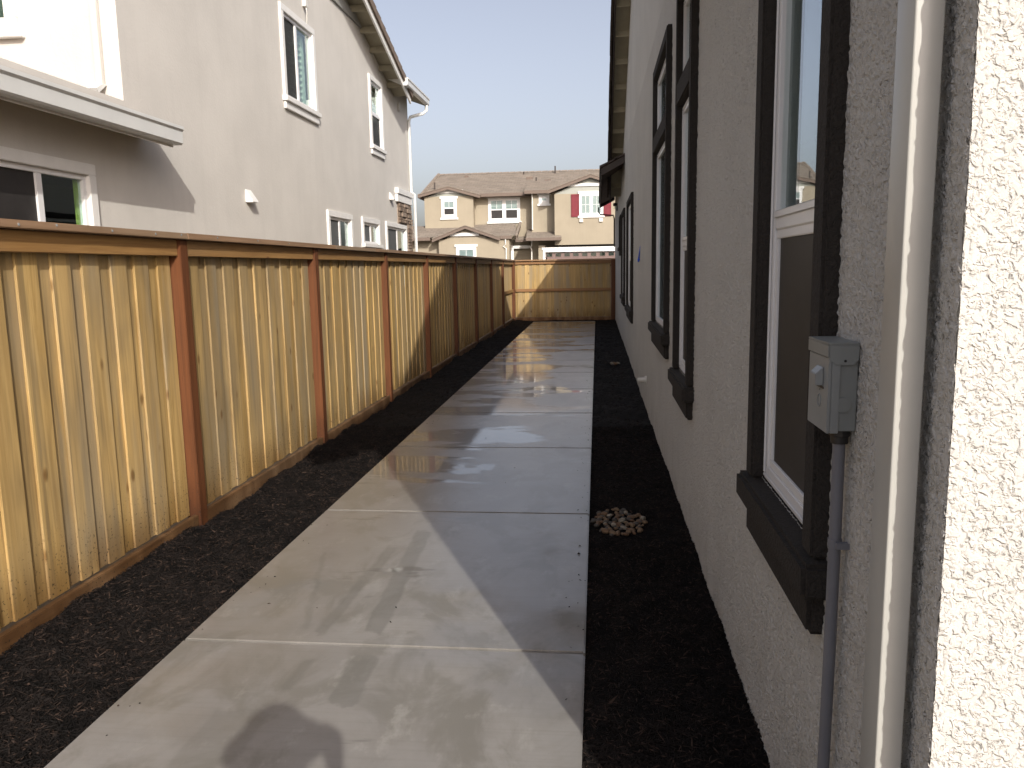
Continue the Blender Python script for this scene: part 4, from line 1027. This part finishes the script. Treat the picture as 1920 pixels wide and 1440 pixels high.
# low wing on the left, its gable, porch and garage pent
LD = D - 1.6
lx0, lx1 = fx(823, 470, LD), fx(955, 470, LD)
wall_y('lower_wall', lx0, lx1, -.1, 3.15, LD, 1.5)
wall_y('lower_wall', fx(760, 470, LD) - 4, lx0 - .002, -.1, 3.15, LD + .5, 1.0)
wall_y('lower_wall', lx1 - .15, lx1 - .001, -.1, 3.1, LD + 1.5, .2)
gable(810, 449, 872, 423.5, 938, 446, LD, 3.1, back=2.2, bat=False)
bandf(844, 898, 437, 443, LD)
ez = fz(790, 446, LD)
low = roof_courses('roof', [(-14, LD - .0, ez), (fx(968, 440, LD), LD - .0, ez), (fx(968, 440, LD) - .2, LD + 2.1, ez + .72), (-14, LD + 2.1, ez + .72)], .33, .33, MT['tile_far'], FH)
def lowf(u0, u1, v0, v1, y, par):
    z1, z0 = fz((u0 + u1) / 2, v0, y), fz((u0 + u1) / 2, v1, y)
    MB().box(fx(u0, v0, y), fx(u1, v0, y), y - .12, y - .02, z0, z1).build('fascia', MT['fascia_far'], par)
    MB().box(fx(u0, v0, y), fx(u1, v0, y), y - .018, y + .5, z0 + .03, z0 + .07).build('soffit', MT['fascia_far'], par)
lowf(740, 807, 446, 452, LD, low); lowf(937, 960, 442, 448, LD, low)
# end gable of the wing that looks right
ex = fx(968, 440, LD)
MB().prism([(ex, LD - .1, ez - .05), (ex, LD + 2.1, ez + .70), (ex, LD + 2.1, ez + .50), (ex, LD - .1, ez - .22)], (.04, 0, 0)).build('barge_board', MT['fascia_far'], low)
MB().prism([(ex - .04, LD - .1, ez + .0), (ex - .04, LD + 2.1, ez + .76), (ex - .04, LD + 2.1, ez + .82), (ex - .04, LD - .1, ez + .08)], (.12, 0, 0)).build('rake_tile', MT['tile_farp'], low)
px0, px1 = fx(966, 440, D + .2), fx(986, 440, D + .2)
por = roof_courses('roof', [(px0, D + .2, fz(975, 450, D + .2)), (px1 + .3, D + .2, fz(975, 450, D + .2)), (px1 + .3, D + 1.5, fz(975, 431, D + 1.5)), (px0, D + 1.5, fz(975, 431, D + 1.5))], .33, .33, MT['tile_far'], FH)
MB().box(px0, px1 + .3, D + .12, D + .19, fz(975, 454, D + .2), fz(975, 450, D + .2)).build('fascia', MT['fascia_far'], por)
wall_y('entry_wall', lx1 + .002, fx(992, 460, D + .5), fz(975, 461, D + .5), fz(975, 452, D + .5), D + .5, .2)
MB().box(lx1 + .002, fx(994, 460, D + .4), D + .38, D + .48, fz(975, 466, D + .4), fz(975, 460.5, D + .4)).build('beam', MT['white'], FH)
MB().box(lx1 + .002, fx(994, 460, D + 1.2), D + 1.2, D + 1.3, -.1, 2.7).build('entry_door', MT['fascia_dark'], FH)
MB().box(fx(955.5, 470, LD + .9), fx(963, 470, LD + .9), LD + .9, LD + 1.0, -.1, fz(959, 461, LD + .9)).build('entry_post', MT['white'], FH)
PD = GD - .5
pz = fz(1020, 446, PD)
gp = roof_courses('roof', [(fx(986, 446, PD), PD, pz), (fx(1053, 446, PD), PD, pz), (fx(1040, 440, GD + 1.5), GD + 2.6, pz + .75), (fx(988, 432, GD + 2), GD + 2.6, pz + .75)], .33, .33, MT['tile_far'], FH)
MB().box(fx(986, 446, PD), fx(1052, 446, PD), PD - .07, PD - .005, fz(1020, 451, PD), fz(1020, 445.5, PD)).build('fascia', MT['fascia_far'], gp)
MB().box(fx(986, 446, PD), fx(1052, 446, PD), PD - .003, PD + .5, fz(1020, 450.5, PD) + .02, fz(1020, 450.5, PD) + .06).build('soffit', MT['fascia_far'], gp)
fwin(855, 463, 893, 500, LD, cols=1, hung=False, gr=1)
# garage door and its white surround
gz1 = fz(1080, 469.5, GD)
gd = MB().box(gdx0 + .09, gdx1 - .09, GD + .10, GD + .15, -.02, gz1 - .10).build('garage_door', MT['garage'], FH)
wz0, wz1 = fz(1080, 480.5, GD), fz(1080, 474, GD)
for k in range(8):
    xa = fx(1025 + k * 16.6, 475, GD); xb = fx(1035 + k * 16.6, 475, GD)
    wn = MB().frame('y', GD + .085, GD + .099, xa - .03, xb + .03, wz0 - .03, wz1 + .03, .03, .03, .03, .03).build('door_window', MT['garage'], gd)
    MB().box(xa, xb, GD + .0945, GD + .0985, wz0, wz1).build('pane', MT['glass'], wn)
    MB().box(xa + .001, xb - .001, GD + .0988, GD + .0995, wz0, wz1).build('backing', MT['room'], wn)
for k in range(1, 4): MB().box(gdx0 + .1, gdx1 - .1, GD + .093, GD + .0985, gz1 - .1 - k * .55, gz1 - .085 - k * .55).build('panel_groove', MT['fascia_dark'], gd)
MB().box(gdx0 - .17, gdx1 + .17, GD - .06, GD - .001, gz1 + .06, fz(1080, 463, GD)).build('garage_header', MT['white'], FH, bevel=.008)
MB().box(gdx0 - .11, gdx0 + .02, GD - .03, GD + .08, -.1, gz1 + .055).box(gdx1 - .02, gdx1 + .11, GD - .03, GD + .08, -.1, gz1 + .055).box(gdx0 + .022, gdx1 - .022, GD - .03, GD + .08, gz1 - .06, gz1 + .055).build('garage_surround', MT['white'], FH)
# pipes, vents
def fpipe(pts, y, r=.035, mat='pvc'):
    MB().tube([(fx(u, v, y), y, fz(u, v, y)) for u, v in pts], r, 8).build('drain_pipe', MT[mat], FH, smooth=True)
fpipe([(997, 362), (998, 372), (998.5, 431)], MD - .06)
fpipe([(947.5, 448), (948, 458), (944, 462), (949, 466), (949, 500)], LD - .06)
fpipe([(997, 450), (997, 460), (994.5, 464), (997, 468), (997, 500)], GD + .3)
for (u, v, h_) in ((1041, 325, .42), (982, 329, .2), (1005.5, 340, .22), (815, 349, .2)):
    y = D + 4.4 if v < 330 else (D + 2.6 if v < 345 else D + 1.6)
    p = at_y(u, v, y); MB().tube([(p[0], y, p[2] - .25), (p[0], y, p[2] + h_)], .04, 8).build('vent_pipe', MT['fascia_dark'], FH, smooth=True)
for (u, v, y) in ((990, 334, D + 3.4), (996, 333.5, D + 3.4), (1024, 339, D + 2.8), (1030, 338.5, D + 2.8), (875, 331, D + 4.2)):
    p = at_y(u, v, y); MB().box(p[0] - .1, p[0] + .1, y - .15, y + .15, p[2] - .2, p[2] + .06).build('roof_vent', MT['fascia_far'], FH, bevel=.02)

# ================================================================== SMALL THINGS
def pebble(x, y, z, r, kind, grp):
    bm = bmesh.new(); bmesh.ops.create_icosphere(bm, subdivisions=2, radius=1)
    ph = [random.uniform(0, 6) for _ in range(3)]
    for v in bm.verts:
        v.co *= 1 + .09 * math.sin(2.3 * v.co.x + ph[0]) + .08 * math.sin(2.9 * v.co.y + ph[1])
    me = bpy.data.meshes.new('pebble'); bm.to_mesh(me); bm.free()
    for p in me.polygons: p.use_smooth = True
    me.materials.append(MT[kind]); o = link('pebble', me, None, (x, y, z))
    o.scale = (r * random.uniform(.9, 1.35), r * random.uniform(.75, 1.0), r * random.uniform(.5, .75)); o.rotation_euler = (random.uniform(-.3, .3), random.uniform(-.3, .3), random.uniform(0, 3))
    where = {'near': 'in the large stone pile on the mulch beside the walk', 'far': 'in the tiny far cluster on the mulch by the right wall'}[grp]
    cl_ = {'peb_tan': 'tan brown', 'peb_grey': 'dark grey', 'peb_pale': 'pale cream'}[kind]
    tag(o, f'smooth {cl_} pebble {where}', 'pebble', 'river pebbles ' + where)
rp = random.Random(11); placed = []
while len(placed) < 105:
    t, q = rp.uniform(0, 2 * PI), math.sqrt(rp.random())
    x, y = .135 + .165 * q * math.cos(t), 4.93 + .27 * q * math.sin(t)
    r = rp.uniform(.011, .024)
    if any((x - a) ** 2 + (y - b) ** 2 < (.72 * (r + c)) ** 2 for a, b, c in placed):
        r *= .8
        if any((x - a) ** 2 + (y - b) ** 2 < (.6 * (r + c)) ** 2 for a, b, c in placed): continue
    placed.append((x, y, r))
for x, y, r in placed:
    d_ = ((x - .135) / .165) ** 2 + ((y - 4.93) / .27) ** 2
    pebble(x, y, -.030 + .006 * (1 - d_) + r * .25, r, rp.choices(['peb_tan', 'peb_grey', 'peb_pale'], [7, 3.4, .7])[0], 'near')
for (x, y, r, k) in ((.235, 13.25, .035, 'peb_pale'), (.275, 13.3, .03, 'peb_tan'), (.30, 13.15, .04, 'peb_tan'), (.345, 13.28, .028, 'peb_pale'), (.26, 13.05, .022, 'peb_grey')):
    pebble(x, y, -.01, r, k, 'far')

# ------------------------------------------------------------------ behind the camera: a bare tree and the person taking the picture
TR = thing('tree', 'thinly leaved street tree standing behind the viewer, casting soft branch shadows', 'tree', (3.1, -13.8, -.14))
tr = random.Random(5)
trunk = MB(); crown = MB(); leaves = MB()
def limb(p, d, L, r, lev):
    pts = [p]; q = Vector(p); dd = Vector(d).normalized(); rs_ = [r]; n_ = 4
    for k in range(n_):
        dd = (dd + Vector((tr.uniform(-.16, .16), tr.uniform(-.16, .16), tr.uniform(-.03, .12)))).normalized()
        q = q + dd * L / n_; pts.append(tuple(q)); rs_.append(r * (1 - .55 * (k + 1) / n_))
    (trunk if lev == 0 else crown).tube(pts, rs_, 8 if lev < 2 else 5)
    if lev >= 3:
        for k in range(5):
            c_ = Vector(tr.choice(pts)) + Vector((tr.gauss(0, .22), tr.gauss(0, .22), tr.gauss(0, .18)))
            a_, b_ = Vector((tr.gauss(0, 1), tr.gauss(0, 1), tr.gauss(0, 1))).normalized() * .075, Vector((tr.gauss(0, 1), tr.gauss(0, 1), tr.gauss(0, 1))).normalized() * .045
            leaves.add([tuple(c_ - a_), tuple(c_ + b_), tuple(c_ + a_), tuple(c_ - b_)], [(0, 1, 2, 3)])
    if lev < 4:
        for k in range(5 if lev == 0 else 3):
            t = pts[min(n_, 2 + k % 3)] if lev == 0 else pts[1 + k]
            a_ = tr.uniform(0, 2 * PI); nd = (dd * .75 + Vector((math.cos(a_), math.sin(a_), .25)) * .65)
            limb(t, nd, L * tr.uniform(.52, .72), rs_[-1] * tr.uniform(.7, .95), lev + 1)
limb((0, 0, 0), (0, 0, 1), 8.2, .12, 0)
trunk.build('trunk', MT['bark'], TR, smooth=True); crown.build('limbs', MT['bark'], TR, smooth=True)
lv = leaves.build('foliage', MT['leafdry'], TR); lv['kind'] = 'stuff'

PE = thing('person', 'person in a straw hat and navy shirt holding up a phone behind the viewer', 'person', (.17, -.42, 0))
PE.scale = (1.05, 1.0, 1.035)
def skin(name, verts, edges, radii, mat, parent, sub=2, root=0):
    me = bpy.data.meshes.new(name); me.from_pydata(verts, edges, []); me.materials.append(mat)
    o = link(name, me, parent)
    md = o.modifiers.new('skin', 'SKIN'); md.use_smooth_shade = True
    for i, r in enumerate(radii): me.skin_vertices[0].data[i].radius = r if isinstance(r, tuple) else (r, r)
    for i in range(len(verts)): me.skin_vertices[0].data[i].use_root = i == root
    s_ = o.modifiers.new('sub', 'SUBSURF'); s_.levels = sub; s_.render_levels = sub
    return o
V_ = [(0, 0, .95), (0, 0, 1.12), (0, 0, 1.32), (0, .0, 1.44), (0, .02, 1.52), (0, .03, 1.60), (0, .035, 1.70),
      (.19, 0, 1.40), (.20, .14, 1.20), (.04, .33, 1.41), (-.19, 0, 1.40), (-.22, .14, 1.20), (-.20, .33, 1.41),
      (.10, 0, .88), (.11, .01, .50), (.11, -.02, .09), (.12, .12, .04), (-.10, 0, .88), (-.11, .01, .50), (-.11, -.02, .09), (-.12, .12, .04)]
E_ = [(0, 1), (1, 2), (2, 3), (3, 4), (4, 5), (5, 6), (3, 7), (7, 8), (8, 9), (3, 10), (10, 11), (11, 12), (0, 13), (13, 14), (14, 15), (15, 16), (0, 17), (17, 18), (18, 19), (19, 20)]
R_ = [(.15, .11), (.145, .105), (.165, .115), (.10, .08), .055, (.078, .095), (.07, .085), .085, .06, .036, .085, .06, .036, .088, .06, .042, .035, .088, .06, .042, .035]
skin('body', V_, E_, R_, MT['shirt'], PE)
hd = MB(); 
def ell(c, r, n=12, m=8, squash=None):
    vs = [(c[0] + r[0] * math.sin(PI * j / m) * math.cos(2 * PI * i / n), c[1] + r[1] * math.sin(PI * j / m) * math.sin(2 * PI * i / n), c[2] + r[2] * math.cos(PI * j / m)) for j in range(m + 1) for i in range(n)]
    fs = [(j * n + i, j * n + (i + 1) % n, (j + 1) * n + (i + 1) % n, (j + 1) * n + i) for j in range(m) for i in range(n)]
    return vs, fs
hd.add(*ell((0, .045, 1.635), (.078, .1, .118), 20, 14)); hd.add(*ell((0, .145, 1.625), (.014, .02, .026))); hd.add(*ell((.08, .03, 1.63), (.012, .022, .034))); hd.add(*ell((-.08, .03, 1.63), (.012, .022, .034)))
hd.add(*ell((0, .138, 1.575), (.026, .01, .008)))
hd.build('face', MT['skin'], PE, smooth=True)
MB().add(*ell((0, .02, 1.665), (.086, .1, .105), 20, 12)).build('hair', MT['hair'], PE, smooth=True)
hat = MB().add(*ell((0, .02, 1.70), (.115, .13, .125), 24, 12)).add(*ell((0, .02, 1.685), (.165, .18, .014), 28, 6))
hat.build('hat', MT['hat'], PE, smooth=True)
for sx in (1, -1): MB().add(*ell((sx * .03, .133, 1.645), (.013, .012, .008))).build('eye', MT['vinyl'], PE, smooth=True)
for s_, hx in ((1, .05), (-1, -.20)):
    b0 = Vector((hx, .33, 1.41)); vs = [tuple(b0), tuple(b0 + Vector((0, .03, .05))), tuple(b0 + Vector((0, .035, .085)))]; ed = [(0, 1), (1, 2)]; ra = [.026, .032, .028]
    for k in range(4):
        f0 = len(vs); x = (k - 1.5) * .017; ln_ = (.055, .068, .064, .05)[k]
        vs += [tuple(b0 + Vector((x, .036, .09))), tuple(b0 + Vector((x - s_ * .008, .046, .09 + ln_ * .55))), tuple(b0 + Vector((x - s_ * .02, .036, .09 + ln_)))]
        ed += [(2, f0), (f0, f0 + 1), (f0 + 1, f0 + 2)]; ra += [.0095, .0085, .0075]
    f0 = len(vs); vs += [tuple(b0 + Vector((-s_ * .035, .03, .06))), tuple(b0 + Vector((-s_ * .05, .022, .095)))]; ed += [(1, f0), (f0, f0 + 1)]; ra += [.011, .009]
    skin('hand', vs, ed, ra, MT['skin'], PE, 1)
skin('trousers', [(0, 0, .97), (.10, 0, .87), (.112, .01, .50), (.112, -.02, .10), (-.10, 0, .87), (-.112, .01, .50), (-.112, -.02, .10)],
     [(0, 1), (1, 2), (2, 3), (0, 4), (4, 5), (5, 6)], [(.157, .118), .098, .07, .055, .098, .07, .055], MT['jeans'], PE)
MB().box(-.155, -.005, .372, .380, 1.50, 1.575).build('phone_shell', MT['phone'], PE, bevel=.003)
